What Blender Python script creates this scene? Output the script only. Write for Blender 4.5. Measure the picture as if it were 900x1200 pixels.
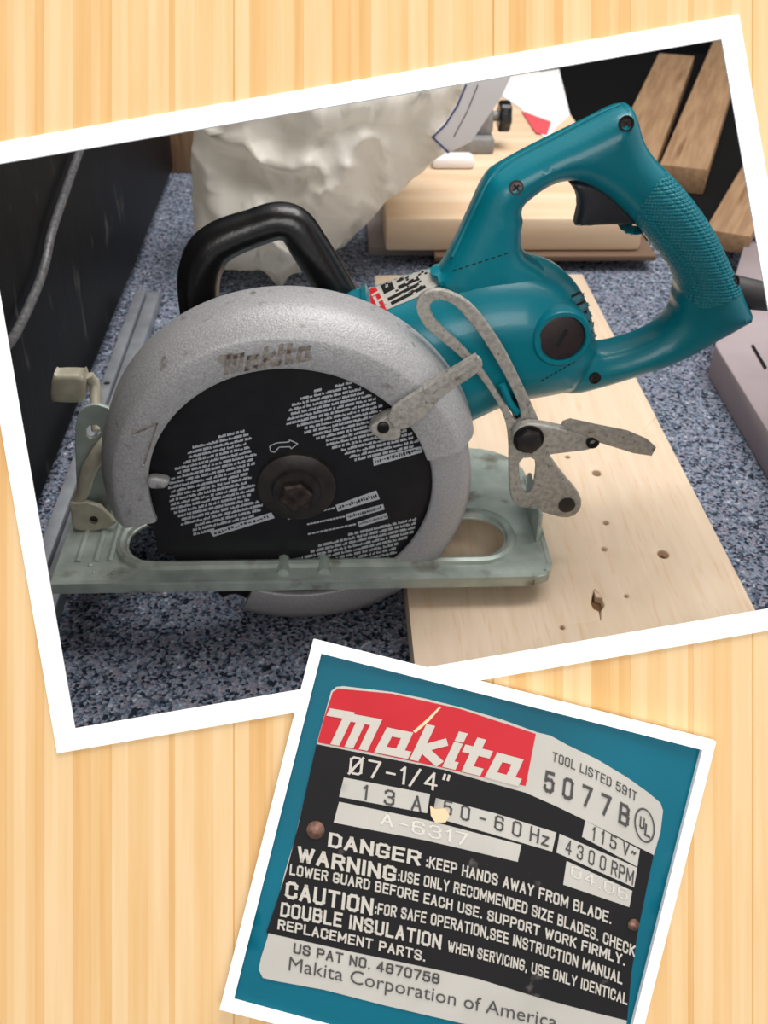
import bpy, bmesh, math, random
import numpy as np
from mathutils import Vector, Matrix, noise
from mathutils.geometry import delaunay_2d_cdt
from mathutils.bvhtree import BVHTree

random.seed(7)
for o in list(bpy.data.objects):
    bpy.data.objects.remove(o, do_unlink=True)
SC = bpy.context.scene
COL = SC.collection
R_ = math.radians

# ------------------------------------------------------------------ camera
F_PX = 1180.0
PITCH, YAW, ROLL = R_(36.2), R_(-3.0), R_(1.0)
CR = (Matrix.Rotation(YAW, 3, 'Z') @ Matrix.Rotation(math.pi/2 - PITCH, 3, 'X') @ Matrix.Rotation(ROLL, 3, 'Z'))
# the hub of the blade sits 97 mm above the carpet and shows at pixel (348, 567)
CAM = Vector((0, 0, 0.097)) - (CR @ Vector(((348-450.0)/F_PX, (600.0-567)/F_PX, -1.0))) * 0.549
cd = bpy.data.cameras.new('camera')
cam = bpy.data.objects.new('camera', cd)
COL.objects.link(cam)
cam.matrix_world = Matrix.Translation(CAM) @ CR.to_4x4()
cd.sensor_fit = 'HORIZONTAL'
cd.sensor_width = 36.0
cd.lens = F_PX / 900.0 * 36.0
cd.clip_start = 0.01
cd.dof.use_dof = True
cd.dof.focus_distance = 0.43
cd.dof.aperture_fstop = 30.0
SC.camera = cam

# ------------------------------------------------------------------ light
w = bpy.data.worlds.new('world')
SC.world = w
w.use_nodes = True
w.node_tree.nodes['Background'].inputs[0].default_value = (1.0, 0.985, 0.965, 1)
w.node_tree.nodes['Background'].inputs[1].default_value = 0.62
def area(name, loc, target, size, power, color=(1, 1, 1)):
    d = bpy.data.lights.new(name, 'AREA')
    d.shape = 'RECTANGLE'
    d.size, d.size_y = size
    d.energy = power
    d.color = color
    o = bpy.data.objects.new(name, d)
    COL.objects.link(o)
    o.location = loc
    o.rotation_euler = (Vector(target) - Vector(loc)).to_track_quat('-Z', 'Y').to_euler()
    return o
area('ceiling_lamp', (0.6, 0.35, 2.3), (0.1, 0.2, 0.0), (1.3, 1.8), 62, (1.0, 0.97, 0.93))
area('front_fill', (0.1, -1.8, 1.02), (0.05, 0.0, 0.1), (1.6, 0.8), 20, (1.0, 0.985, 0.96))  # added fill from the viewer's side, brightens the panel and saw front
SC.view_settings.view_transform = 'Standard'
SC.view_settings.look = 'None'
SC.view_settings.gamma = 1.0
SC.view_settings.exposure = 0.0
SC.view_settings.use_curve_mapping = False

# ------------------------------------------------------------------ pixel -> place
def ray(px, py):
    return CR @ Vector(((px - 450.0) / F_PX, (600.0 - py) / F_PX, -1.0))
def PT(px, py, t):
    return CAM + ray(px, py) * t
def PY(px, py, Y):
    d = ray(px, py)
    return CAM + d * ((Y - CAM.y) / d.y)
def PZ(px, py, z):
    d = ray(px, py)
    return CAM + d * ((z - CAM.z) / d.z)
def PX(px, py, X):
    d = ray(px, py)
    return CAM + d * ((X - CAM.x) / d.x)

# ------------------------------------------------------------------ materials
def lin(c):
    r = []
    for v in c:
        v = v / 255.0
        r.append(v / 12.92 if v <= 0.04045 else ((v + 0.055) / 1.055) ** 2.4)
    return tuple(r)
MATS = {}
def mat(name, col, rough=0.5, metal=0.0, col2=None, nscale=60.0, stretch=(1, 1, 1), lo=0.35, hi=0.65,
        bump=0.0, bscale=400.0, coat=0.0, col3=None, n3=20.0, t3=(0.62, 0.7), trans=0.0, spec=0.5, emit=None):
    m = bpy.data.materials.new(name)
    m.use_nodes = True
    nt = m.node_tree
    b = nt.nodes['Principled BSDF']
    b.inputs['Roughness'].default_value = rough
    b.inputs['Metallic'].default_value = metal
    b.inputs['Coat Weight'].default_value = coat
    b.inputs['Coat Roughness'].default_value = 0.15
    b.inputs['Specular IOR Level'].default_value = spec
    if trans:
        b.inputs['Subsurface Weight'].default_value = trans
        b.inputs['Subsurface Radius'].default_value = (0.02, 0.02, 0.02)
    c1 = (*lin(col), 1)
    b.inputs['Base Color'].default_value = c1
    tc = nt.nodes.new('ShaderNodeTexCoord')
    mp = nt.nodes.new('ShaderNodeMapping')
    mp.inputs['Scale'].default_value = stretch
    nt.links.new(tc.outputs['Object'], mp.inputs[0])
    if col2:
        n = nt.nodes.new('ShaderNodeTexNoise')
        n.inputs['Scale'].default_value = nscale
        n.inputs['Detail'].default_value = 4
        nt.links.new(mp.outputs[0], n.inputs['Vector'])
        r = nt.nodes.new('ShaderNodeMapRange')
        r.inputs[1].default_value = lo
        r.inputs[2].default_value = hi
        nt.links.new(n.outputs[0], r.inputs[0])
        mx = nt.nodes.new('ShaderNodeMix')
        mx.data_type = 'RGBA'
        mx.inputs[6].default_value = c1
        mx.inputs[7].default_value = (*lin(col2), 1)
        nt.links.new(r.outputs[0], mx.inputs[0])
        out = mx.outputs[2]
        if col3:
            n2 = nt.nodes.new('ShaderNodeTexNoise')
            n2.inputs['Scale'].default_value = n3
            n2.inputs['Detail'].default_value = 6
            nt.links.new(mp.outputs[0], n2.inputs['Vector'])
            r2 = nt.nodes.new('ShaderNodeMapRange')
            r2.inputs[1].default_value, r2.inputs[2].default_value = t3
            nt.links.new(n2.outputs[0], r2.inputs[0])
            m2 = nt.nodes.new('ShaderNodeMix')
            m2.data_type = 'RGBA'
            m2.inputs[7].default_value = (*lin(col3), 1)
            nt.links.new(out, m2.inputs[6])
            nt.links.new(r2.outputs[0], m2.inputs[0])
            out = m2.outputs[2]
        nt.links.new(out, b.inputs['Base Color'])
    if bump:
        n = nt.nodes.new('ShaderNodeTexNoise')
        n.inputs['Scale'].default_value = bscale
        n.inputs['Detail'].default_value = 3
        nt.links.new(mp.outputs[0], n.inputs['Vector'])
        bp = nt.nodes.new('ShaderNodeBump')
        bp.inputs['Strength'].default_value = bump
        bp.inputs['Distance'].default_value = 0.001
        nt.links.new(n.outputs[0], bp.inputs['Height'])
        nt.links.new(bp.outputs[0], b.inputs['Normal'])
    MATS[name] = m
    return m

def carpet_mat():
    m = bpy.data.materials.new('carpet')
    m.use_nodes = True
    nt = m.node_tree
    b = nt.nodes['Principled BSDF']
    b.inputs['Roughness'].default_value = 0.95
    b.inputs['Specular IOR Level'].default_value = 0.1
    tc = nt.nodes.new('ShaderNodeTexCoord')
    v = nt.nodes.new('ShaderNodeTexVoronoi')
    v.inputs['Scale'].default_value = 520
    nt.links.new(tc.outputs['Object'], v.inputs['Vector'])
    wn = nt.nodes.new('ShaderNodeTexWhiteNoise')
    wn.noise_dimensions = '3D'
    nt.links.new(v.outputs['Position'], wn.inputs['Vector'])
    n = nt.nodes.new('ShaderNodeTexNoise')
    n.inputs['Scale'].default_value = 150
    n.inputs['Detail'].default_value = 2
    nt.links.new(tc.outputs['Object'], n.inputs['Vector'])
    ad = nt.nodes.new('ShaderNodeMath')
    ad.operation = 'MULTIPLY_ADD'
    ad.inputs[1].default_value = 1.5
    nt.links.new(n.outputs[0], ad.inputs[0])
    ad.inputs[2].default_value = -0.25
    av = nt.nodes.new('ShaderNodeMix')
    av.data_type = 'FLOAT'
    av.inputs[0].default_value = 0.45
    nt.links.new(wn.outputs['Value'], av.inputs[2])
    nt.links.new(ad.outputs[0], av.inputs[3])
    cr = nt.nodes.new('ShaderNodeValToRGB')
    e = cr.color_ramp.elements
    stops = [(0.0, (26, 29, 38)), (0.28, (44, 50, 62)), (0.44, (100, 112, 132)), (0.60, (148, 160, 178)),
             (0.68, (146, 130, 142)), (0.74, (126, 138, 158)), (0.90, (212, 218, 228))]
    e[0].position = 0
    e[0].color = (*lin(stops[0][1]), 1)
    e[1].position = stops[1][0]
    e[1].color = (*lin(stops[1][1]), 1)
    for p, c in stops[2:]:
        k = e.new(p)
        k.color = (*lin(c), 1)
    nt.links.new(av.outputs[0], cr.inputs[0])
    nt.links.new(cr.outputs[0], b.inputs['Base Color'])
    bp = nt.nodes.new('ShaderNodeBump')
    bp.inputs['Strength'].default_value = 0.9
    bp.inputs['Distance'].default_value = 0.002
    nt.links.new(v.outputs['Distance'], bp.inputs['Height'])
    nt.links.new(bp.outputs[0], b.inputs['Normal'])
    return m

def grip_mat():
    m = mat('grip_teal', (4, 118, 134), 0.38, spec=0.35)
    nt = m.node_tree
    b = nt.nodes['Principled BSDF']
    tc = nt.nodes.new('ShaderNodeTexCoord')
    v = nt.nodes.new('ShaderNodeTexVoronoi')
    v.inputs['Scale'].default_value = 560
    v.inputs['Randomness'].default_value = 0.15
    nt.links.new(tc.outputs['Object'], v.inputs['Vector'])
    bp = nt.nodes.new('ShaderNodeBump')
    bp.inputs['Strength'].default_value = 1.0
    bp.inputs['Distance'].default_value = 0.0012
    bp.invert = True
    nt.links.new(v.outputs['Distance'], bp.inputs['Height'])
    nt.links.new(bp.outputs[0], b.inputs['Normal'])
    return m

def veneer(name, c1, c2):
    c1 = tuple(255*((a/255)**2.2*k)**(1/2.2) for a, k in zip(c1, (0.76, 0.81, 0.92)))
    c2 = tuple(255*((a/255)**2.2*k)**(1/2.2) for a, k in zip(c2, (0.76, 0.81, 0.92)))
    return mat(name, c1, 0.75, col2=c2, nscale=260, stretch=(1, 0.035, 1), lo=0.38, hi=0.68, spec=0.0)
M_ven = {'l': veneer('veneer_light', (248, 208, 152), (243, 197, 136)),
         'm': veneer('veneer_mid', (245, 200, 140), (239, 189, 124)),
         'd': veneer('veneer_dark', (241, 191, 126), (232, 178, 111)),
         'x': veneer('veneer_line', (230, 176, 108), (222, 166, 98))}
M_white = mat('white_card', (255, 255, 255), 0.8, spec=0.0)
M_carpet = carpet_mat()
M_teal = mat('teal_plastic', (2, 112, 128), 0.34, spec=0.3, coat=0.25, col2=(4, 119, 134), nscale=25, bump=0.12, bscale=900)
M_teal_c = mat('teal_casing', (0, 98, 118), 0.4, spec=0.12, col2=(0, 80, 98), nscale=9, bump=0.05, bscale=900)
M_grip = grip_mat()
M_cast = mat('cast_aluminium', (176, 176, 178), 0.45, 0.25, col2=(158, 158, 160), nscale=900, lo=0.4, hi=0.6, bump=0.35, bscale=1100,
             col3=(120, 116, 110), n3=120, t3=(0.62, 0.75))
M_emb = mat('shaded_emboss', (150, 142, 134), 0.55, 0.2, col2=(110, 102, 95), nscale=500)  # guard metal darkened, shadow of the raised lettering put into its colour
M_lower = mat('lower_guard_metal', (172, 171, 174), 0.42, 0.3, col2=(158, 158, 161), nscale=700, bump=0.2, bscale=900)
M_steel = mat('zinc_steel', (182, 193, 186), 0.36, 0.3, col2=(160, 172, 165), nscale=70, col3=(122, 118, 106), n3=45, t3=(0.56, 0.7), bump=0.15, bscale=500)
M_lever = mat('grey_steel', (170, 167, 160), 0.5, 0.2, col2=(148, 145, 138), nscale=350, lo=0.4, hi=0.62, bump=0.4, bscale=700,
              col3=(120, 113, 104), n3=250, t3=(0.62, 0.68))
M_cream = mat('cream_steel', (186, 182, 166), 0.45, 0.2, col2=(160, 154, 136), nscale=90)
M_blade = mat('black_blade', (20, 20, 23), 0.42, 0.0, col2=(26, 26, 29), nscale=60, spec=0.35)
M_print = mat('blade_print', (168, 172, 178), 0.6)
M_flange = mat('dark_flange', (56, 52, 50), 0.45, 0.4, col2=(40, 38, 37), nscale=120)
M_bolt = mat('brown_bolt', (80, 70, 64), 0.35, 0.6, col2=(46, 40, 37), nscale=200)
M_black = mat('black_plastic', (18, 18, 20), 0.28, bump=0.15, bscale=350)
M_blacks = mat('black_screw', (20, 20, 20), 0.4, 0.3)
M_trig = mat('trigger_black', (34, 36, 42), 0.45)
M_cap = mat('brown_cap', (48, 36, 36), 0.45, col2=(36, 28, 30), nscale=200)
M_dark = mat('dark_recess', (8, 10, 12), 0.8)
M_board = mat('pale_board', (226, 205, 181), 0.55, col2=(219, 195, 168), nscale=22, stretch=(7, 0.6, 1), lo=0.3, hi=0.7,
              col3=(216, 184, 150), n3=60, t3=(0.55, 0.75))
M_cab = mat('black_cabinet', (15, 15, 16), 0.5, col2=(22, 22, 23), nscale=40, spec=0.15, col3=(92, 90, 86), n3=55, t3=(0.64, 0.76), stretch=(1, 1, 0.35), bump=0.2, bscale=120)
M_wallb = mat('dark_wall', (9, 9, 10), 0.8, spec=0.15)
M_rail = mat('rail_aluminium', (150, 155, 162), 0.45, 0.3, col2=(132, 136, 143), nscale=60)
M_raild = mat('rail_seam', (70, 72, 78), 0.5, 0.3)
M_bag = mat('bag_film', (252, 249, 242), 0.35, col2=(244, 239, 228), nscale=14, bump=0.5, bscale=45)
def translucent(m, col, k):
    nt = m.node_tree
    b = nt.nodes['Principled BSDF']
    tr = nt.nodes.new('ShaderNodeBsdfTranslucent')
    tr.inputs[0].default_value = (*lin(col), 1)
    mx = nt.nodes.new('ShaderNodeMixShader')
    mx.inputs[0].default_value = k
    nt.links.new(b.outputs[0], mx.inputs[1])
    nt.links.new(tr.outputs[0], mx.inputs[2])
    nt.links.new(mx.outputs[0], nt.nodes['Material Output'].inputs[0])
translucent(M_bag, (252, 249, 242), 0.4)
M_slab = mat('plywood', (234, 210, 180), 0.6, col2=(222, 190, 156), nscale=12, stretch=(0.5, 3, 3))
M_slabe = mat('plywood_edge', (196, 166, 132), 0.7, col2=(168, 138, 106), nscale=60, stretch=(0.2, 1, 6))
M_greyb = mat('grey_board', (150, 142, 140), 0.8)
M_brown = mat('brown_hardboard', (108, 84, 66), 0.8)
M_paper = mat('white_paper', (236, 234, 236), 0.8)
M_red = mat('red_print', (222, 84, 92), 0.7)
M_blue = mat('blue_print', (60, 72, 140), 0.7)
M_vise = mat('vise_grey', (150, 150, 150), 0.5, 0.2, col2=(130, 130, 131), nscale=80)
M_pine = mat('lumber', (160, 128, 96), 0.7, col2=(138, 106, 76), nscale=16, stretch=(9, 9, 0.7), col3=(120, 84, 56), n3=10, t3=(0.6, 0.72))
M_carton = mat('mauve_carton', (172, 158, 162), 0.75, col2=(162, 148, 152), nscale=20)
M_cord = mat('black_cord', (62, 60, 62), 0.5)
M_braid = mat('grey_cable', (112, 112, 114), 0.4, 0.3, col2=(76, 76, 78), nscale=300)
M_silver = mat('plate_silver', (182, 178, 170), 0.5, 0.12, col2=(166, 162, 154), nscale=35, lo=0.2, hi=0.8)
M_pblack = mat('plate_black', (26, 24, 26), 0.6, spec=0.15, col2=(24, 23, 25), nscale=40, col3=(84, 80, 78), n3=70, t3=(0.68, 0.74))
M_pred = mat('plate_red', (182, 16, 30), 0.55, col2=(188, 24, 38), nscale=40, spec=0.3)
M_ptext = mat('plate_letters', (184, 178, 168), 0.5, 0.1)
M_pdark = mat('plate_dark_letters', (58, 55, 54), 0.6)
M_emb2 = mat('plate_embossed', (192, 188, 180), 0.4, 0.15)
M_chip = mat('bare_chip', (226, 196, 158), 0.8)
M_rivet = mat('copper_rivet', (120, 88, 74), 0.4, 0.6, col2=(82, 58, 50), nscale=500)

# ------------------------------------------------------------------ object helpers
MW = {}
def mw(o):
    m = Matrix.Identity(4)
    while o is not None:
        m = MW.get(o.name, Matrix.Identity(4)) @ m
        o = o.parent
    return m
def link(o, parent=None):
    COL.objects.link(o)
    if parent is not None:
        o.parent = parent
def tag(o, label=None, cat=None, group=None, kind=None):
    if label: o['label'] = label
    if cat: o['category'] = cat
    if group: o['group'] = group
    if kind: o['kind'] = kind
    return o
def empty(name, loc, label=None, cat=None, group=None, kind=None, matrix=None):
    o = bpy.data.objects.new(name, None)
    o.empty_display_size = 0.02
    COL.objects.link(o)
    M = matrix if matrix is not None else Matrix.Translation(Vector(loc))
    o.matrix_world = M
    MW[o.name] = M
    return tag(o, label, cat, group, kind)
def obj(name, verts, faces, m, parent=None, sharp=40, loc=None):
    """world-space verts -> mesh object"""
    me = bpy.data.meshes.new(name)
    if parent is not None:
        inv = mw(parent).inverted()
    elif loc is not None:
        inv = Matrix.Translation(-Vector(loc))
    else:
        inv = Matrix.Identity(4)
    me.from_pydata([inv @ Vector(v) for v in verts], [], faces)
    bm = bmesh.new()
    bm.from_mesh(me)
    bmesh.ops.remove_doubles(bm, verts=bm.verts, dist=1e-6)
    bmesh.ops.recalc_face_normals(bm, faces=bm.faces)
    bm.to_mesh(me)
    bm.free()
    for p in me.polygons:
        p.use_smooth = True
    me.set_sharp_from_angle(angle=R_(sharp))
    me.materials.append(m)
    o = bpy.data.objects.new(name, me)
    link(o, parent)
    if parent is None and loc is not None:
        o.location = loc
        MW[o.name] = Matrix.Translation(Vector(loc))
    return o

def inside(pts, poly):
    x, y = pts[:, 0], pts[:, 1]
    r = np.zeros(len(pts), bool)
    n = len(poly)
    for i in range(n):
        x1, y1 = poly[i]
        x2, y2 = poly[(i+1) % n]
        c = ((y1 > y) != (y2 > y)) & (x < (x2-x1)*(y-y1)/((y2-y1) if y2 != y1 else 1e-12)+x1)
        r ^= c
    return r
def bdist(pts, loops):
    d = np.full(len(pts), 1e9)
    for L in loops:
        A = np.array(L)
        B = np.roll(A, -1, 0)
        for a, b in zip(A, B):
            ab = b - a
            t = np.clip(((pts - a) @ ab) / max(ab @ ab, 1e-14), 0, 1)
            d = np.minimum(d, np.linalg.norm(pts - (a + t[:, None]*ab), axis=1))
    return d
def smooth_loop(L, it=2):
    """Chaikin corner cutting"""
    L = [np.array(p, float) for p in L]
    for _ in range(it):
        N = []
        for i in range(len(L)):
            a, b = L[i], L[(i+1) % len(L)]
            N += [a*0.75+b*0.25, a*0.25+b*0.75]
        L = N
    return [tuple(p) for p in L]
def resample(L, seg):
    out = []
    for i in range(len(L)):
        a, b = np.array(L[i]), np.array(L[(i+1) % len(L)])
        n = max(1, int(math.ceil(np.linalg.norm(b-a)/seg)))
        for k in range(n):
            out.append(tuple(a+(b-a)*k/n))
    return out
def circle2(c, r, n=24, ry=None):
    ry = ry or r
    return [(c[0]+r*math.cos(2*math.pi*i/n), c[1]+ry*math.sin(2*math.pi*i/n)) for i in range(n)]

def inflate_mesh(outer, holes, T, R, t0=0.0, seg=0.004, grid=None, rings=5, Tback=None):
    """2-D outline -> rounded solid; returns verts (u, h, v) and faces"""
    loops = [resample(outer, seg)] + [resample(h, seg) for h in holes]
    P, E = [], []
    for L in loops:
        b0 = len(P)
        P += L
        E += [(b0+i, b0+(i+1) % len(L)) for i in range(len(L))]
    nb = len(P)
    cand = []
    for k in range(1, rings+1):
        d = R*(1-math.cos(math.pi/2*k/rings)) if k < rings else R
        d = max(d, 1e-5)
        for L in loops:
            A = np.array(L)
            tan = np.roll(A, -1, 0)-np.roll(A, 1, 0)
            tan /= np.maximum(np.linalg.norm(tan, axis=1), 1e-12)[:, None]
            nor = np.stack([tan[:, 1], -tan[:, 0]], 1)
            for s in (1, -1):
                q = A + s*nor*d
                dd = bdist(q, loops)
                cand += [tuple(x) for x, y in zip(q, dd) if y > 0.93*d]
    if grid:
        A = np.array(loops[0])
        mn, mx = A.min(0), A.max(0)
        gx, gy = np.meshgrid(np.arange(mn[0], mx[0], grid), np.arange(mn[1], mx[1], grid))
        q = np.stack([gx.ravel(), gy.ravel()], 1)
        dd = bdist(q, loops)
        cand += [tuple(x) for x, y in zip(q, dd) if y > 0.75*R]
    if cand:
        C = np.array(cand)
        ok = inside(C, loops[0])
        for h in loops[1:]:
            ok &= ~inside(C, h)
        C = C[ok]
        seen, keep = set(), []
        q = max(min(seg, R)*0.22, 2e-5)
        for c in C:
            k = (round(c[0]/q), round(c[1]/q))
            if k not in seen:
                seen.add(k)
                keep.append(tuple(c))
        P = P + keep
    vs, es, fs, _, _, _ = delaunay_2d_cdt([Vector(p) for p in P], E, [], 0, 1e-7)
    V = np.array([tuple(v) for v in vs])
    F = [f for f in fs]
    cen = np.array([V[list(f)].mean(0) for f in F])
    ok = inside(cen, loops[0])
    for h in loops[1:]:
        ok &= ~inside(cen, h)
    F = [f for f, k in zip(F, ok) if k]
    d = bdist(V, loops)
    x = np.clip(d/R, 0, 1)
    prof = np.sqrt(np.maximum(0, 1-(1-x)**2))
    Tb = T if Tback is None else Tback
    hf = t0 + (T-t0)*prof
    hb = t0 + (Tb-t0)*prof
    n = len(V)
    verts = [(V[i, 0], -hf[i], V[i, 1]) for i in range(n)] + [(V[i, 0], hb[i], V[i, 1]) for i in range(n)]
    faces = [tuple(f) for f in F] + [tuple(i+n for i in reversed(f)) for f in F]
    cnt = {}
    for f in F:
        for i in range(len(f)):
            a, b = f[i], f[(i+1) % len(f)]
            cnt[(a, b)] = cnt.get((a, b), 0)+1
    for (a, b) in cnt:
        if (b, a) not in cnt:
            faces.append((a, b, b+n, a+n))
    return verts, faces

SINP, COSP = math.sin(R_(35)), math.cos(R_(35))
def px_loop(L, Y, delta=0.0):
    pts = []
    for p in L:
        q = PY(p[0], p[1], Y)
        pts.append((q.x, q.z))
    if delta:
        A = np.array(pts)
        tan = np.roll(A, -1, 0)-np.roll(A, 1, 0)
        tan /= np.maximum(np.linalg.norm(tan, axis=1), 1e-12)[:, None]
        nor = np.stack([tan[:, 1], -tan[:, 0]], 1)
        area2 = sum(A[i][0]*A[(i+1) % len(A)][1]-A[(i+1) % len(A)][0]*A[i][1] for i in range(len(A)))
        if area2 < 0:
            nor = -nor
        A = A - nor*(delta*np.abs(nor[:, 1]))[:, None]
        pts = [tuple(p) for p in A]
    return pts
def inflate(name, outer, holes, Y, T, R, m, parent, t0=0.0, seg=0.004, grid=None, smooth=2, fix=True, rings=5, sharp=40, Tback=None, deform=None):
    """outline traced in photo pixels, set on the plane Y (world depth), rounded to half-thickness T"""
    dl = (math.sqrt((R*COSP)**2+((T-t0)*SINP)**2)-R*COSP + t0*SINP)/COSP if fix else 0.0
    o = px_loop(smooth_loop(outer, smooth) if smooth else outer, Y, dl)
    hs = []
    for h in holes:
        hs.append(px_loop(smooth_loop(h, smooth) if smooth else h, Y, -dl))
    v, f = inflate_mesh(o, hs, T, R, t0, seg, grid, rings, Tback)
    v = [Vector((a, b+Y, c)) for a, b, c in v]
    if deform:
        v = [deform(p) for p in v]
    return obj(name, v, f, m, parent, sharp)

def plate_xy(name, outer, holes, z0, z1, R, m, parent, seg=0.006, loc=None):
    """flat plate lying level, outline in metres"""
    v, f = inflate_mesh(outer, holes, (z1-z0)/2, R, max((z1-z0)/2-R, 1e-4), seg, None, 3)
    zc = (z0+z1)/2
    return obj(name, [Vector((a, c, zc-b)) for a, b, c in v], f, m, parent, 40, loc)

def box_vf(lo, hi, bev=0.0):
    bm = bmesh.new()
    bmesh.ops.create_cube(bm, size=1)
    c = (Vector(lo)+Vector(hi))/2
    s = Vector(hi)-Vector(lo)
    for v in bm.verts:
        v.co = Vector((v.co.x*s.x, v.co.y*s.y, v.co.z*s.z))+c
    if bev:
        bmesh.ops.bevel(bm, geom=list(bm.edges), offset=bev, segments=2, profile=0.5, affect='EDGES')
    vs = [v.co.copy() for v in bm.verts]
    fs = [tuple(v.index for v in f.verts) for f in bm.faces]
    bm.verts.index_update()
    fs = [tuple(v.index for v in f.verts) for f in bm.faces]
    bm.free()
    return vs, fs
def box(name, lo, hi, m, parent=None, bev=0.001, loc=None, rot=None):
    v, f = box_vf(lo, hi, bev)
    return obj(name, v, f, m, parent, 40, loc)
def merge(*parts):
    V, Fs = [], []
    for v, f in parts:
        b = len(V)
        V += [Vector(x) for x in v]
        Fs += [tuple(i+b for i in q) for q in f]
    return V, Fs
def tube_vf(pts, r, n=12, cap=True, sub=6):
    pts = [Vector(p) for p in pts]
    rr = r if isinstance(r, (list, tuple)) else [r]*len(pts)
    if sub > 1 and len(pts) > 2:
        Q, RR = [], []
        for i in range(len(pts)-1):
            p0, p1, p2, p3 = pts[max(i-1, 0)], pts[i], pts[i+1], pts[min(i+2, len(pts)-1)]
            for k in range(sub):
                t = k/sub
                Q.append(0.5*((2*p1)+(p2-p0)*t+(2*p0-5*p1+4*p2-p3)*t*t+(3*p1-p0-3*p2+p3)*t**3))
                RR.append(rr[i]*(1-t)+rr[i+1]*t)
        Q.append(pts[-1])
        RR.append(rr[-1])
        pts, rr = Q, RR
    V, Fs = [], []
    up = Vector((0, 1, 0))
    for i, p in enumerate(pts):
        t = (pts[min(i+1, len(pts)-1)]-pts[max(i-1, 0)]).normalized()
        a = up-t*up.dot(t)
        if a.length < 1e-4:
            a = Vector((1, 0, 0))-t*t.x
        a.normalize()
        b = t.cross(a)
        up = a
        for k in range(n):
            an = 2*math.pi*k/n
            V.append(p+(a*math.cos(an)+b*math.sin(an))*rr[i])
    for i in range(len(pts)-1):
        for k in range(n):
            Fs.append((i*n+k, i*n+(k+1) % n, (i+1)*n+(k+1) % n, (i+1)*n+k))
    if cap:
        Fs.append(tuple(range(n)))
        Fs.append(tuple(range((len(pts)-1)*n, len(pts)*n)))
    return V, Fs
def tube(name, pts, r, m, parent=None, n=12, sub=6, loc=None):
    v, f = tube_vf(pts, r, n, True, sub)
    return obj(name, v, f, m, parent, 45, loc)
def revolve_vf(prof, c, a0, a1, n, axis='Y'):
    """closed profile [(r, y)], about the Y axis through c"""
    V, Fs = [], []
    k = len(prof)
    full = abs(a1-a0) >= 2*math.pi-1e-6
    m = n if full else n+1
    for i in range(m):
        a = a0+(a1-a0)*i/n
        for r, y in prof:
            V.append(Vector((c.x+r*math.cos(a), c.y+y, c.z+r*math.sin(a))))
    for i in range(n):
        j = (i+1) % m
        for q in range(k):
            w2 = (q+1) % k
            Fs.append((i*k+q, i*k+w2, j*k+w2, j*k+q))
    if not full:
        Fs.append(tuple(range(k)))
        Fs.append(tuple(range((m-1)*k, m*k)))
    return V, Fs
def disc_vf(c, nrm, r, h, n=24, bev=0.15, slot=False, base=0.0):
    """short turned cylinder standing on c along nrm"""
    nrm = Vector(nrm).normalized()
    a = nrm.orthogonal().normalized()
    b = nrm.cross(a)
    V, Fs = [], []
    levels = [(1.0, base), (1.0, h*(1-bev)), (1-bev, h)]
    for s, z in levels:
        for k in range(n):
            an = 2*math.pi*k/n
            V.append(c+nrm*z+(a*math.cos(an)+b*math.sin(an))*r*s)
    for i in range(len(levels)-1):
        for k in range(n):
            Fs.append((i*n+k, i*n+(k+1) % n, (i+1)*n+(k+1) % n, (i+1)*n+k))
    Fs.append(tuple(range(n)))
    Fs.append(tuple(range((len(levels)-1)*n, len(levels)*n)))
    return V, Fs

# ---- lettering
TXT = {}
def text_vf(s, bold=0.0):
    key = (s, bold)
    if key in TXT:
        return TXT[key]
    cu = bpy.data.curves.new('lettering', 'FONT')
    cu.body = s
    cu.offset = bold
    cu.resolution_u = 3
    o = bpy.data.objects.new('lettering_tmp', cu)
    COL.objects.link(o)
    dg = bpy.context.evaluated_depsgraph_get()
    dg.update()
    me = bpy.data.meshes.new_from_object(o.evaluated_get(dg))
    V = [(v.co.x, v.co.y) for v in me.vertices]
    Fs = [tuple(p.vertices) for p in me.polygons]
    bpy.data.objects.remove(o, do_unlink=True)
    bpy.data.curves.remove(cu)
    bpy.data.meshes.remove(me)
    A = np.array(V)
    x0, x1 = A[:, 0].min(), A[:, 0].max()
    V = [((x-x0)/(x1-x0), y/0.70) for x, y in V]
    TXT[key] = (V, Fs)
    return TXT[key]
def line_map(V, p0, p1, h, up=None, bulge=0.0, shear=0.0):
    """unit text (0..1, cap height 1) -> pixels"""
    p0, p1 = np.array(p0, float), np.array(p1, float)
    d = p1-p0
    L = np.linalg.norm(d)
    t = d/L
    u = np.array(up, float) if up is not None else np.array((t[1], -t[0]))
    u = u/np.linalg.norm(u)
    out = []
    for s, y in V:
        q = p0+d*s+u*(h*y)+t*(shear*h*y)
        q[1] += bulge*4*s*(1-s)
        out.append((q[0], q[1]))
    return out

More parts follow.
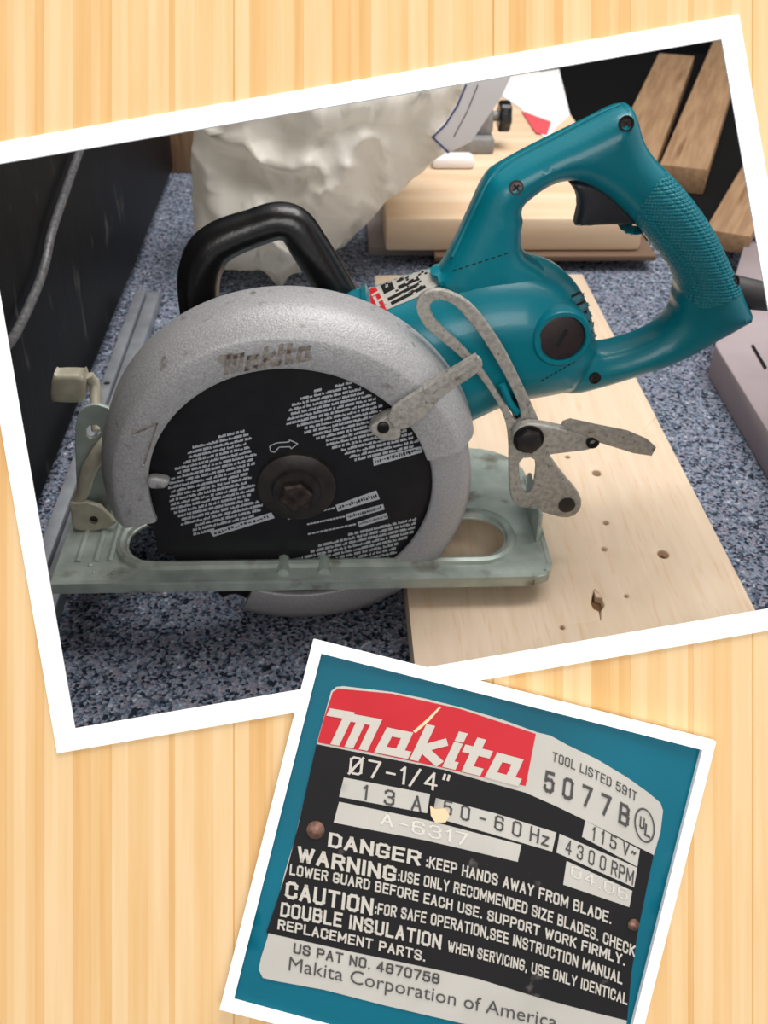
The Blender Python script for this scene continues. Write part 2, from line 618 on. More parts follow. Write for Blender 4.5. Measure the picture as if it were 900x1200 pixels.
def stroke(P, wd):
    V, Fs = [], []
    for i in range(len(P)-1):
        a, b = np.array(P[i], float), np.array(P[i+1], float)
        t = (b-a)/np.linalg.norm(b-a)
        n = np.array((-t[1], t[0]))
        e = wd/2
        a2 = a-t*e
        b2 = b+t*e
        k = len(V)
        V += [tuple(a2+n*e), tuple(a2-n*e), tuple(b2-n*e), tuple(b2+n*e)]
        Fs.append((k, k+1, k+2, k+3))
    return V, Fs
def logo_vf():
    W_ = 0.25
    glyphs = [
        (0.00, [[(-0.30, 0.98), (0.12, 0.98)], [(0.16, 0.98), (0.16, 0.10)], [(0.16, 0.92), (0.56, 0.92), (0.56, 0.10)], [(0.56, 0.92), (0.96, 0.92), (0.96, 0.10)]]),
        (1.30, [[(0.62, 0.70), (0.12, 0.70), (0.10, 0.10), (0.80, 0.10)], [(0.62, 0.70), (0.62, 0.10)]]),
        (2.30, [[(0.10, 1.05), (0.10, 0.10)], [(0.62, 0.70), (0.18, 0.40), (0.70, 0.10)]]),
        (3.22, [[(0.10, 0.70), (0.10, 0.10), (0.22, 0.10)], [(0.10, 0.98), (0.10, 1.05)]]),
        (3.72, [[(0.14, 1.00), (0.14, 0.10), (0.42, 0.10)], [(-0.08, 0.70), (0.45, 0.70)]]),
        (4.42, [[(0.62, 0.70), (0.12, 0.70), (0.10, 0.10), (0.80, 0.10)], [(0.62, 0.70), (0.62, 0.10)]])]
    V, Fs = [], []
    for x, st in glyphs:
        for s in st:
            v, f = stroke([(x+a, b) for a, b in s], W_)
            k = len(V)
            V += v
            Fs += [tuple(i+k for i in q) for q in f]
    return [(x/5.3, y) for x, y in V], Fs
# condensed capitals drawn as strokes, one unit high, half a unit wide
_c = 0.13
_O = [(0.13, 0), (0.37, 0), (0.5, _c), (0.5, 1-_c), (0.37, 1), (0.13, 1), (0, 1-_c), (0, _c), (0.13, 0)]
GLYPH = {
    'A': [[(0, 0), (0.25, 1), (0.5, 0)], [(0.09, 0.32), (0.41, 0.32)]],
    'B': [[(0, 0), (0, 1), (0.36, 1), (0.47, 0.88), (0.47, 0.64), (0.36, 0.53), (0, 0.53)], [(0.36, 0.53), (0.5, 0.42), (0.5, 0.12), (0.38, 0), (0, 0)]],
    'C': [[(0.5, 0.72), (0.5, 0.87), (0.37, 1), (0.13, 1), (0, 0.87), (0, 0.13), (0.13, 0), (0.37, 0), (0.5, 0.13), (0.5, 0.28)]],
    'D': [[(0, 0), (0, 1), (0.33, 1), (0.5, 0.83), (0.5, 0.17), (0.33, 0), (0, 0)]],
    'E': [[(0.46, 0), (0, 0), (0, 1), (0.46, 1)], [(0, 0.52), (0.4, 0.52)]],
    'F': [[(0, 0), (0, 1), (0.46, 1)], [(0, 0.52), (0.4, 0.52)]],
    'G': [[(0.5, 0.74), (0.5, 0.87), (0.37, 1), (0.13, 1), (0, 0.87), (0, 0.13), (0.13, 0), (0.37, 0), (0.5, 0.13), (0.5, 0.42), (0.28, 0.42)]],
    'H': [[(0, 0), (0, 1)], [(0.5, 0), (0.5, 1)], [(0, 0.52), (0.5, 0.52)]],
    'I': [[(0, 0), (0, 1)]],
    'K': [[(0, 0), (0, 1)], [(0.48, 1), (0.04, 0.45)], [(0.16, 0.58), (0.5, 0)]],
    'L': [[(0, 1), (0, 0), (0.44, 0)]],
    'M': [[(0, 0), (0, 1), (0.32, 0.25), (0.64, 1), (0.64, 0)]],
    'N': [[(0, 0), (0, 1), (0.5, 0), (0.5, 1)]],
    'O': [_O], '0': [_O],
    'P': [[(0, 0), (0, 1), (0.36, 1), (0.5, 0.88), (0.5, 0.58), (0.36, 0.46), (0, 0.46)]],
    'R': [[(0, 0), (0, 1), (0.36, 1), (0.5, 0.88), (0.5, 0.62), (0.36, 0.5), (0, 0.5)], [(0.28, 0.5), (0.5, 0)]],
    'S': [[(0.49, 0.76), (0.49, 0.88), (0.37, 1), (0.13, 1), (0, 0.88), (0, 0.68), (0.1, 0.57), (0.4, 0.45), (0.5, 0.34), (0.5, 0.12), (0.38, 0), (0.12, 0), (0, 0.12), (0, 0.25)]],
    'T': [[(0, 1), (0.52, 1)], [(0.26, 1), (0.26, 0)]],
    'U': [[(0, 1), (0, 0.13), (0.13, 0), (0.37, 0), (0.5, 0.13), (0.5, 1)]],
    'V': [[(0, 1), (0.26, 0), (0.52, 1)]],
    'W': [[(0, 1), (0.18, 0), (0.36, 0.85), (0.54, 0), (0.72, 1)]],
    'Y': [[(0, 1), (0.26, 0.46), (0.52, 1)], [(0.26, 0.46), (0.26, 0)]],
    'Z': [[(0.0, 1), (0.5, 1), (0.0, 0), (0.5, 0)]],
    'z': [[(0.02, 0.62), (0.38, 0.62), (0.0, 0), (0.4, 0)]],
    '1': [[(0.02, 0.8), (0.16, 1), (0.16, 0)]],
    '2': [[(0, 0.8), (0, 0.88), (0.13, 1), (0.37, 1), (0.5, 0.87), (0.5, 0.68), (0, 0), (0.5, 0)]],
    '3': [[(0, 0.8), (0, 0.88), (0.13, 1), (0.37, 1), (0.49, 0.88), (0.49, 0.65), (0.37, 0.53), (0.2, 0.53)], [(0.37, 0.53), (0.5, 0.42), (0.5, 0.12), (0.38, 0), (0.12, 0), (0, 0.12), (0, 0.22)]],
    '4': [[(0.36, 0), (0.36, 1), (0, 0.28), (0.5, 0.28)]],
    '5': [[(0.47, 1), (0.04, 1), (0.02, 0.55), (0.14, 0.62), (0.38, 0.62), (0.5, 0.5), (0.5, 0.13), (0.37, 0), (0.13, 0), (0, 0.13), (0, 0.22)]],
    '6': [[(0.48, 0.8), (0.48, 0.88), (0.37, 1), (0.13, 1), (0, 0.87), (0, 0.13), (0.13, 0), (0.37, 0), (0.5, 0.13), (0.5, 0.45), (0.37, 0.57), (0.13, 0.57), (0, 0.46)]],
    '7': [[(0, 1), (0.5, 1), (0.2, 0)]],
    '8': [[(0.13, 0), (0.37, 0), (0.5, 0.13), (0.5, 0.42), (0.37, 0.53), (0.13, 0.53), (0, 0.42), (0, 0.13), (0.13, 0)], [(0.13, 0.53), (0.02, 0.64), (0.02, 0.88), (0.13, 1), (0.37, 1), (0.48, 0.88), (0.48, 0.64), (0.37, 0.53)]],
    '9': [[(0.02, 0.2), (0.02, 0.12), (0.13, 0), (0.37, 0), (0.5, 0.13), (0.5, 0.87), (0.37, 1), (0.13, 1), (0, 0.87), (0, 0.55), (0.13, 0.43), (0.37, 0.43), (0.5, 0.54)]],
    '-': [[(0.06, 0.46), (0.40, 0.46)]], '/': [[(0, -0.05), (0.4, 1.05)]], '"': [[(0.06, 1.05), (0.02, 0.78)], [(0.26, 1.05), (0.22, 0.78)]],
    '.': [[(0.04, 0.0), (0.04, 0.02)]], ',': [[(0.06, 0.04), (0.02, -0.14)]], ':': [[(0.04, 0.04), (0.04, 0.07)], [(0.04, 0.58), (0.04, 0.61)]],
    '~': [[(0, 0.42), (0.1, 0.55), (0.25, 0.42), (0.36, 0.55)]],
    '\u00d8': [_O, [(-0.04, -0.06), (0.54, 1.06)]], ' ': []}
def caps_vf(t, wt, gap=0.30, space=0.42):
    V, Fs, x = [], [], 0.0
    for ch in t:
        g = GLYPH[ch]
        if not g:
            x += space
            continue
        w_ = max(max(p[0] for p in q) for q in g)
        for q in g:
            v, f = stroke([(x+a, wt/2+b*(1-wt)) for a, b in q], wt)
            k = len(V)
            V += v
            Fs += [tuple(i+k for i in r) for r in f]
        x += w_+gap
    A = np.array(V)
    x0, x1 = A[:, 0].min(), A[:, 0].max()
    return [((a-x0)/(x1-x0), b) for a, b in V], Fs
def clean_bvh(o):
    m = mw(o)
    return BVHTree.FromPolygons([m @ v.co for v in o.data.vertices], [tuple(p.vertices) for p in o.data.polygons])
def hit(bvhs, px, py):
    d = ray(px, py).normalized()
    best = None
    for b in bvhs:
        loc, nr, i, dist = b.ray_cast(CAM, d)
        if loc is not None and (best is None or dist < best[2]):
            if nr.dot(d) > 0:
                nr = -nr
            best = (loc, nr, dist)
    return best

# ================================================================== SETTING
FL = (-1.6, -1.2, 0.0)
v, f = box_vf((-1.6, -1.2, -0.02), (1.8, 1.5, 0.0))
floor = tag(obj('floor', v, f, M_carpet), 'blue grey speckled loop carpet floor', kind='structure')
v, f = box_vf((-1.6, 1.46, 0.0), (1.8, 1.5, 1.1))
tag(obj('wall_back', v, f, M_wallb), 'dark wall behind the stacked things', kind='structure')

# ---- slanted veneered panel with the framed opening; local axes: x right, y up, z toward the viewer
T_PAN = 0.370
S_ = T_PAN/F_PX
PM = Matrix.Translation(PT(450, 600, T_PAN)) @ CR.to_4x4()
panel = empty('wall_front', (0, 0, 0), 'slanted honey coloured wood veneer panel of narrow vertical staves', kind='structure', matrix=PM)
def pl(px, py, z=0.0):
    return PM @ Vector(((px-450)*S_, (600-py)*S_, z))
th = R_(9.8)
U1 = np.array((math.cos(th), -math.sin(th)))
W1 = np.array((math.sin(th), math.cos(th)))
TR1 = np.array((865.0, 18.0))
TL1 = TR1-932.4*U1
def rect(tl, u, wv, W, H, ins):
    a = tl+u*ins+wv*ins
    return [tuple(a), tuple(a+u*(W-2*ins)), tuple(a+u*(W-2*ins)+wv*(H-2*ins)), tuple(a+wv*(H-2*ins))]
F1_out = rect(TL1, U1, W1, 932.4, 715.8, 0)
F1_in = rect(TL1, U1, W1, 932.4, 715.8, 25)
F1_cut = rect(TL1, U1, W1, 932.4, 715.8, 20)
def clip(poly, a, b, keep_in):
    """half-plane of edge a->b; interior of our clockwise (screen) quads has cross >= 0"""
    out = []
    def side(p):
        c = (b[0]-a[0])*(p[1]-a[1])-(b[1]-a[1])*(p[0]-a[0])
        return c if keep_in else -c
    for i in range(len(poly)):
        p, q = poly[i], poly[(i+1) % len(poly)]
        sp, sq = side(p), side(q)
        if sp >= 0:
            out.append(p)
        if (sp > 0 and sq < 0) or (sp < 0 and sq > 0):
            t = sp/(sp-sq)
            out.append((p[0]+(q[0]-p[0])*t, p[1]+(q[1]-p[1])*t))
    return out if len(out) > 2 else []
def minus(poly, quad):
    res, cur = [], poly
    for i in range(4):
        a, b = quad[i], quad[(i+1) % 4]
        o = clip(cur, a, b, False)
        if o:
            res.append(o)
        cur = clip(cur, a, b, True)
        if not cur:
            break
    return res
def prism(polys, z0, z1, fn):
    V, Fs = [], []
    for P in polys:
        k, n = len(V), len(P)
        V += [fn(p[0], p[1], z1) for p in P]+[fn(p[0], p[1], z0) for p in P]
        Fs.append(tuple(range(k, k+n)))
        Fs.append(tuple(range(k+2*n-1, k+n-1, -1)))
        for i in range(n):
            j = (i+1) % n
            Fs.append((k+i, k+j, k+n+j, k+n+i))
    return V, Fs
def floor_py(px):
    lo, hi = 600.0, 2000.0
    for _ in range(40):
        mid = (lo+hi)/2
        if pl(px, mid).z > 0.006: lo = mid
        else: hi = mid
    return lo
staves = [(0, 'l'), (33, 'd'), (55, 'm'), (65, 'd'), (79, 'l'), (98, 'm'), (122, 'l'), (146, 'd'), (153, 'l'), (175, 'm'),
          (198, 'l'), (221, 'x'), (223, 'l'), (240, 'd'), (260, 'm'), (268, 'l'), (281, 'm'), (293, 'd')]
for per in range(-2, 5):
    for i, (x, kd) in enumerate(staves):
        x0 = 52+per*304+x
        x1 = 52+per*304+(staves[i+1][0] if i+1 < len(staves) else 304)
        poly = [(x0, -240), (x1, -240), (x1, floor_py(x1)), (x0, floor_py(x0))]
        ps = minus(poly, F1_cut)
        if ps:
            dz = {'l': 0.0, 'm': -0.00004, 'd': -0.00008, 'x': -0.0001}[kd]
            V, Fs = prism(ps, -0.002, dz, pl)
            me_o = obj('plank', V, Fs, M_ven[kd], panel)

def frame(name, outer, inner, z0, z1, label):
    c = np.mean(outer, 0)
    base = pl(*((np.array(outer[2])+np.array(outer[3]))/2), z0)
    fr = empty(name, base, label, 'picture frame')
    for i in range(4):
        j = (i+1) % 4
        V, Fs = prism([[outer[i], outer[j], inner[j], inner[i]]], z0, z1, pl)
        obj('frame_side', V, Fs, M_white, fr)
    return fr
frame('picture_frame', F1_out, F1_in, 0.0001, 0.0010, 'large plain white frame around the opening with the saw')

# ================================================================== BOARD UNDER THE SAW
ZB = 0.038
ZBT = 0.026
b_r0, b_r1 = PZ(885, 712, ZBT), PZ(690, 335, ZBT)
b_l0 = PZ(486, 775, ZBT)
d = (b_r1-b_r0).normalized()
wv_ = Vector((d.y, -d.x, 0))
wid = (b_r0-b_l0).dot(wv_)
far = b_r1 + d*0.03
near = b_r0 - d*0.055
out = [far, far-wv_*wid, near-wv_*wid, near]
def pboard(name, pts, z0, z1, m, parent=None, R=0.0012, loc=None):
    return plate_xy(name, [(p.x, p.y) for p in pts], [], z0, z1, R, m, parent, 0.5, loc)
bl = (near+far)/2-wv_*wid/2
bl.z = 0
# knot holes are real pockets in the board
HOLES = [(699, 554, 4.6), (665, 535, 2.6), (710, 612, 2.8), (708, 643, 2.6), (777, 649, 5.2), (700, 709, 5.0), (734, 698, 1.9), (659, 735, 2.0)]
cb = []
crack = [(PZ(a, b, ZBT).x, PZ(a, b, ZBT).y) for a, b in ((694, 697), (696.5, 690), (698.5, 698), (705, 700), (708, 709), (704, 715), (704, 726), (702, 715), (696, 713), (693, 707))]
for hx, hy, r in HOLES:
    if hy == 709:
        continue
    c = PZ(hx, hy, ZBT)
    cb.append(((c.x, c.y), r*0.62/1180*1.25))
hl = [[(c[0]+r*math.cos(a)*1.0, c[1]+r*math.sin(a)*1.25) for a in [2*math.pi*i/10 for i in range(10)]] for c, r in cb]
hl.append(crack)
board = plate_xy('pine_board', [(p.x, p.y) for p in out], hl, 0.0, ZBT, 0.0012, M_board, None, 0.5, (bl.x, bl.y, 0))
tag(board, 'pale smooth board with dark pin holes, flat on carpet under the saw', 'board')
cb.append(((sum(p[0] for p in crack)/len(crack), sum(p[1] for p in crack)/len(crack)), 0.006))
for c, r in cb:
    V, Fs = disc_vf(Vector((c[0], c[1], ZBT-0.012)), (0, 0, 1), r*1.4, 0.007, 10)
    obj('knot_plug', V, Fs, mat('knot_brown', (112, 78, 44), 0.8) if 'knot_brown' not in MATS else MATS['knot_brown'], board)

# ================================================================== CIRCULAR SAW
BC = Vector((0.0, 0.0, 0.097))
SAW = empty('circular_saw', (0, 0.05, 0.0), 'teal and silver circular saw with black blade standing over the pale board', 'saw')

# ---- base plate
zt = ZB+0.0065
x0b, x1b = PZ(60, 676, zt).x, PZ(651, 678, zt).x
yf = PZ(350, 681, zt).y
yr = PZ(580, 524, zt).y
sx0, sx1 = PZ(150, 640, zt).x, PZ(590, 628, zt).x
sy0, sy1 = PZ(350, 655, zt).y, PZ(560, 606, zt).y
def rrect(x0, y0, x1, y1, r, n=6):
    P = []
    rr = r if isinstance(r, (list, tuple)) else [r]*4
    for (cx, cy, a0), q in zip([(x1, y1, 0), (x0, y1, 90), (x0, y0, 180), (x1, y0, 270)], rr):
        ox = cx-q if cx == x1 else cx+q
        oy = cy-q if cy == y1 else cy+q
        for i in range(n+1):
            a = R_(a0+90*i/n)
            P.append((ox+q*math.cos(a), oy+q*math.sin(a)))
    return P
slot = rrect(sx0, sy0, sx1, sy1, min(0.018, (sy1-sy0)*0.48))
base = plate_xy('base_plate', rrect(x0b, yf, x1b, yr, [0.035, 0.006, 0.004, 0.012]), [slot], zt-0.0025, zt, 0.001, M_steel, SAW, 0.01)
# folded lip along the front and the right side, bead round the slot, ribs on the left
lip = []
pts = [(x0b+0.001, yf+0.0015), (x1b-0.012, yf+0.0015), (x1b-0.004, yf+0.005), (x1b-0.001, yf+0.012), (x1b-0.001, yr-0.035)]
V, Fs = [], []
for i in range(len(pts)-1):
    a, b = Vector((*pts[i], 0)), Vector((*pts[i+1], 0))
    t = (b-a).normalized()
    n = Vector((t.y, -t.x, 0))
    k = len(V)
    for q in (a, b):
        for s in (1, -1):
            for z in (ZB, zt+0.0005):
                V.append(Vector((q.x, q.y, z))+n*s*0.0014)
    Fs += [(k, k+1, k+5, k+4), (k+2, k+3, k+7, k+6), (k, k+1, k+3, k+2), (k+4, k+5, k+7, k+6), (k+1, k+3, k+7, k+5), (k, k+2, k+6, k+4)]
obj('front_lip', V, Fs, M_steel, SAW)
bead = rrect(sx0-0.004, sy0-0.005, sx1+0.004, sy1+0.004, 0.021)
bp = [Vector((p[0], p[1], zt)) for p in bead]
# the bead dips at a sight notch in front of the blade
nx0, nx1 = PZ(333, 657, zt).x, PZ(380, 657, zt).x
V, Fs = [], []
front = [p for p in bp]
V1, F1 = tube_vf(bp+[bp[0]], 0.0032, 8, False, 1)
keepF = []
for q in F1:
    c = sum((V1[i] for i in q), Vector())/len(q)
    keepF.append(q)
obj('slot_bead', V1, keepF, M_steel, base)
nz = []
for xx in (nx0, nx1):
    nz.append(tube_vf([Vector((xx, yf+0.007, zt)), Vector((xx, sy0, zt+0.001)), Vector((xx, sy0+0.002, zt-0.002))], 0.0034, 8, True, 3))
V, Fs = merge(*nz)
obj('sight_notch', V, Fs, M_steel, base)
for xa in (x0b+0.012, x0b+0.022, x0b+0.03):
    V, Fs = tube_vf([Vector((xa, yf+0.02, zt-0.001)), Vector((xa, yr-0.03, zt-0.001))], 0.0026, 8, True, 1)
    obj('stiffening_rib', V, Fs, M_steel, base)
for q in ((106, 662, 3.2), (133, 672, 3.0), (110, 671, 2.2)):
    c = PZ(q[0], q[1], zt)
    V, Fs = disc_vf(c, (0, 0, 1), q[2]/2100, 0.0008, 12)
    obj('spot_weld', V, Fs, M_steel, base)

# ---- guards and blade
GC = BC+Vector((-0.003, 0, 0))
def arc(c, r, a0, a1, n):
    return [(c[0]+r*math.cos(R_(a0+(a1-a0)*i/n)), c[1]+r*math.sin(R_(a0+(a1-a0)*i/n))) for i in range(n+1)]
prof = [(0.0755, -0.0095), (0.077, -0.0105), (0.0915, -0.0105), (0.0932, -0.0100), (0.0945, -0.0090), (0.0995, -0.0015), (0.1012, 0.0015), (0.1024, 0.005), (0.1030, 0.009),
        (0.1033, 0.026), (0.1022, 0.0295), (0.099, 0.031), (0.098, 0.004), (0.094, -0.004), (0.0755, -0.0065)]
V, Fs = revolve_vf(prof, GC, R_(16), R_(193), 90)
guard = obj('upper_guard', V, Fs, M_cast, SAW, 50)
profl = [(0.0735, -0.0055), (0.075, -0.0072), (0.088, -0.0072), (0.0922, -0.006), (0.0952, -0.001), (0.0957, 0.012), (0.0945, 0.018), (0.0935, 0.010), (0.090, -0.002), (0.0735, -0.0035)]
V, Fs = revolve_vf(profl, BC, R_(-112), R_(32), 80)
lowg = obj('lower_guard', V, Fs, M_lower, SAW, 50)
# retracting end piece of the upper guard by the lever
# saw blade with teeth
NT = 24
ring = []
for i in range(NT):
    a = 2*math.pi*i/NT
    da = 2*math.pi/NT
    for fr, r in ((0.0, 0.0925), (0.10, 0.0885), (0.25, 0.086), (0.55, 0.0875), (0.85, 0.0912), (0.97, 0.0925)):
        ring.append((r*math.cos(a+da*fr), r*math.sin(a+da*fr)))
V, Fs = [], []
n = len(ring)
for y in (-0.0010, 0.0010):
    V += [Vector((BC.x+p[0], y, BC.z+p[1])) for p in ring]
Fs = [tuple(range(n)), tuple(range(2*n-1, n-1, -1))]+[(i, (i+1) % n, n+(i+1) % n, n+i) for i in range(n)]
blade = obj('saw_blade', V, Fs, M_blade, SAW, 30)
V, Fs = revolve_vf([(0.0001, -0.0085), (0.0125, -0.0085), (0.0135, -0.006), (0.0175, -0.0055), (0.0212, -0.004), (0.0215, -0.001), (0.0001, -0.001)], BC, 0, 2*math.pi, 48)
fl = obj('blade_flange', V, Fs, M_flange, SAW, 35)
hexp = [(0.0092*math.cos(R_(12+60*i)), 0.0092*math.sin(R_(12+60*i))) for i in range(6)]
V = [Vector((BC.x+p[0], y, BC.z+p[1])) for y in (-0.0085, -0.013) for p in hexp]+[Vector((BC.x+p[0]*0.86, -0.0142, BC.z+p[1]*0.86)) for p in hexp]
Fs = [(i, (i+1) % 6, 6+(i+1) % 6, 6+i) for i in range(6)]+[(6+i, 6+(i+1) % 6, 12+(i+1) % 6, 12+i) for i in range(6)]+[tuple(range(12, 18)), tuple(range(6))]
obj('hex_bolt', V, Fs, M_bolt, fl, 30)

def flat_px(name, polys, Y, th, m, parent):
    """flat shapes in pixels on the plane Y, th thick toward the viewer"""
    V, Fs = prism(polys, Y, Y-th, lambda a, b, y: PY(a, b, y))
    return obj(name, V, Fs, m, parent)
YB = -0.00102
# printed warning text: rows of small word marks inside each block
def print_rows(region, slope, pitch, hgt, Y, seed, name):
    rnd = random.Random(seed)
    A = np.array(region)
    quads = []
    y = A[:, 1].min()-120
    while y < A[:, 1].max()+120:
        x = A[:, 0].min()-5
        while x < A[:, 0].max()+5:
            wdt = rnd.choice((3, 4, 5, 6, 8, 9, 11))
            c = np.array([[x+wdt/2, y+slope*(x+wdt/2)]])
            c0 = np.array([[x, y+slope*x], [x+wdt, y+slope*(x+wdt)]])
            if inside(c0, region).all():
                # each word mark is a run of tiny letters
                xx = x
                while xx < x+wdt-0.4:
                    lw = rnd.uniform(1.0, 1.9)
                    top = rnd.choice((0.0, 0.0, 0.35))*hgt
                    quads.append([(xx, y+slope*xx+top), (xx+lw, y+slope*(xx+lw)+top), (xx+lw, y+slope*(xx+lw)+hgt), (xx, y+slope*xx+hgt)])
                    xx += lw+0.15
            x += wdt+1.5
        y += pitch
    if quads:
        o = flat_px(name, quads, Y, 0.00005, M_print, blade)
        o['kind'] = 'stuff'
        return o
b1 = [(225, 522), (254, 511), (284, 502), (296, 510), (303, 532), (298, 545), (297, 562), (303, 580), (315, 594), (300, 604), (228, 626), (211, 613), (193, 586), (198, 560), (212, 535)]
b2 = [(340, 471), (365, 457), (390, 452), (395, 446), (412, 444), (440, 465), (470, 490), (490, 512), (497, 525), (414, 541), (395, 532), (377, 519), (355, 505), (331, 494)]
b3 = [(373, 638), (420, 620), (495, 601), (485, 622), (470, 642), (452, 660), (335, 664), (337, 655)]
print_rows(b1, -0.235, 5.1, 3.1, YB, 1, 'printed_text')
print_rows(b2, -0.235, 5.1, 3.1, YB, 2, 'printed_text')
print_rows(b3, -0.235, 4.8, 3.0, YB, 3, 'printed_text')
bars = [[(246, 623), (318, 600.5), (322, 607), (250, 629)], [(437, 537), (493, 523), (495, 530), (438, 546)],
        [(393, 592), (441, 574.7), (445, 585), (396, 599.5)], [(405, 602.7), (449, 590.7), (450.7, 597), (406.7, 610)], [(418.7, 612), (453, 601), (455, 607.5), (421, 618)]]
for q in bars:
    flat_px('printed_panel', [q], YB, 0.00005, M_print, blade)
rnd = random.Random(5)
for q in bars:
    q = np.array(q)
    dk = []
    s = 0.04
    while s < 0.94:
        e = s+rnd.uniform(0.02, 0.05)
        P = lambda s_, t_: tuple((q[0]*(1-s_)+q[1]*s_)*(1-t_)+(q[3]*(1-s_)+q[2]*s_)*t_)
        a, b = rnd.uniform(0.2, 0.45), rnd.uniform(0.55, 0.8)
        dk.append([P(s, a), P(e, a), P(e, b), P(s, b)])
        s = e+0.02
    o = flat_px('printed_text', dk, YB-0.00006, 0.00005, M_blade, blade)
    o['kind'] = 'stuff'
for a, b in (((337, 607), (393, 594)), ((360, 613.5), (405, 604)), ((361, 625), (418, 613))):
    qs = []
    for k in range(12):
        s, e = k/12, (k+0.8)/12
        xa, xb = a[0]+(b[0]-a[0])*s, a[0]+(b[0]-a[0])*e
        ya, yb = a[1]+(b[1]-a[1])*s, a[1]+(b[1]-a[1])*e
        qs.append([(xa, ya), (xb, yb), (xb, yb+2), (xa, ya+2)])
    flat_px('printed_line', qs, YB, 0.00005, M_print, blade)
ap = [(317, 529), (316, 523), (324, 519), (339, 518), (339, 515.5), (349, 520), (341, 526), (340, 523.5), (327, 524), (322, 530)]
qs = []
for i in range(len(ap)):
    a, b = np.array(ap[i]), np.array(ap[(i+1) % len(ap)])
    t = (b-a)/np.linalg.norm(b-a)*0.5
    nn = np.array((-t[1], t[0]))*1.1
    qs.append([tuple(a+nn), tuple(a-nn), tuple(b-nn), tuple(b+nn)])
flat_px('rotation_arrow', qs, YB, 0.00005, M_print, blade)

# guard details: raised lettering, arrow outline, stop peg
YG = -0.0105
LV, LF = logo_vf()
lp = line_map(LV, (262, 439), (364, 422), 21, up=(0.05, -1), shear=0.12)
polys = [[lp[i] for i in q] for q in LF]
flat_px('raised_lettering', polys, YG, 0.0009, M_emb, guard)
tri = [(186, 497), (154, 509), (157, 511), (180, 502), (168, 545), (171, 545), (187, 499)]
def outline_px(name, P, wd, Y, th, m, parent, closed=True):
    qs = []
    for i in range(len(P) if closed else len(P)-1):
        a, b = np.array(P[i], float), np.array(P[(i+1) % len(P)], float)
        t = (b-a)/max(np.linalg.norm(b-a), 1e-6)*wd/2
        nn = np.array((-t[1], t[0]))
        qs.append([tuple(a-t+nn), tuple(a-t-nn), tuple(b+t-nn), tuple(b+t+nn)])
    return flat_px(name, qs, Y, th, m, parent)
outline_px('raised_arrow', [(156, 509), (184, 497), (169, 544)], 2.0, YG, 0.0007, M_emb, guard, False)
for q in ((156, 510), (168, 545)):
    V, Fs = disc_vf(PY(q[0], q[1], YG), (0, -1, 0), 0.0011, 0.0008, 10)
    obj('raised_dot', V, Fs, M_cast, guard)
inflate('stop_peg', [(173, 557), (180, 554), (197, 557), (200, 563), (196, 572), (178, 573), (172, 567)], [], -0.0125, 0.003, 0.0025, M_cast, guard, 0.0015, 0.002, None, 1)

# ---- lower guard lever
inflate('guard_lever', [(449, 483), (497, 452), (552, 419), (560, 416), (566, 424), (563, 434), (520, 461), (489, 495), (466, 505)], [], -0.0165, 0.0016, 0.0008, M_lever, SAW, 0.001, 0.004, None, 1, False)
V, Fs = [], []
la = [PY(a, b, -0.0155) for a, b in ((496, 450), (500, 456), (561, 419), (557, 413))]
V = [p+Vector((0, y, 0)) for y in (0, -0.006) for p in la]
obj('lever_flange', V, [(0, 1, 2, 3), (4, 5, 6, 7), (0, 1, 5, 4), (1, 2, 6, 5), (2, 3, 7, 6), (3, 0, 4, 7)], M_lever, SAW)
inflate('lever_clip', [(437, 492), (462, 478), (470, 500), (468, 512), (446, 513), (432, 500)], [], -0.0108, 0.004, 0.0015, M_lever, SAW, 0.003, 0.003, None, 1, False)
V, Fs = disc_vf(PY(449, 500, -0.0148), (0, -1, 0), 0.0031, 0.002, 16)
sc = obj('lever_screw', V, Fs, M_blacks, SAW)

# ---- motor housing
YM = 0.066
motor_out = [(372, 356), (400, 341), (427, 329), (470, 314), (515, 300), (560, 286), (610, 281), (640, 288), (663, 300), (682, 322), (694, 350), (700, 385), (697, 412), (686, 440), (668, 461),
             (640, 468), (600, 474), (560, 492), (500, 520), (420, 524), (372, 480)]
motor = inflate('motor_housing', motor_out, [], YM, 0.036, 0.034, M_teal, SAW, 0.0, 0.004, 0.005, 2)
# ---- rear D handle
YH = 0.062
h_out = [(500, 318), (515, 304), (530, 278), (548, 240), (562, 208), (574, 190), (596, 175), (640, 152), (690, 128), (718, 113), (734, 109), (744, 116), (750, 132), (757, 155), (772, 176), (796, 199),
         (818, 226), (840, 260), (856, 295), (868, 322), (877, 345), (881, 362), (876, 376), (858, 390), (836, 402), (790, 428), (740, 445), (700, 457), (664, 466), (630, 458), (600, 440), (560, 400), (520, 360)]
h_hole = [(612, 247), (611, 268), (616, 286), (640, 300), (665, 330), (680, 365), (695, 395), (712, 394), (745, 385), (772, 371), (788, 352), (788, 336), (772, 310), (750, 284), (734, 264), (716, 246), (698, 232),
          (676, 221), (658, 220), (640, 226), (624, 237)]
handle = inflate('rear_handle', h_out, [h_hole], YH, 0.0175, 0.014, M_teal, SAW, 0.004, 0.004, 0.005, 2)
BV = [clean_bvh(motor), clean_bvh(handle)]
# raised edge rail along the top of the handle
rp = []
for q in ((530, 300), (545, 268), (562, 232), (580, 203), (604, 186), (650, 162), (695, 138), (727, 124)):
    h = hit(BV, *q)
    if h: rp.append(h[0]-h[1]*0.0004)
if len(rp) > 3:
    V, Fs = tube_vf(rp, 0.0017, 8, True, 4)
    obj('edge_rail', V, Fs, M_teal, handle)
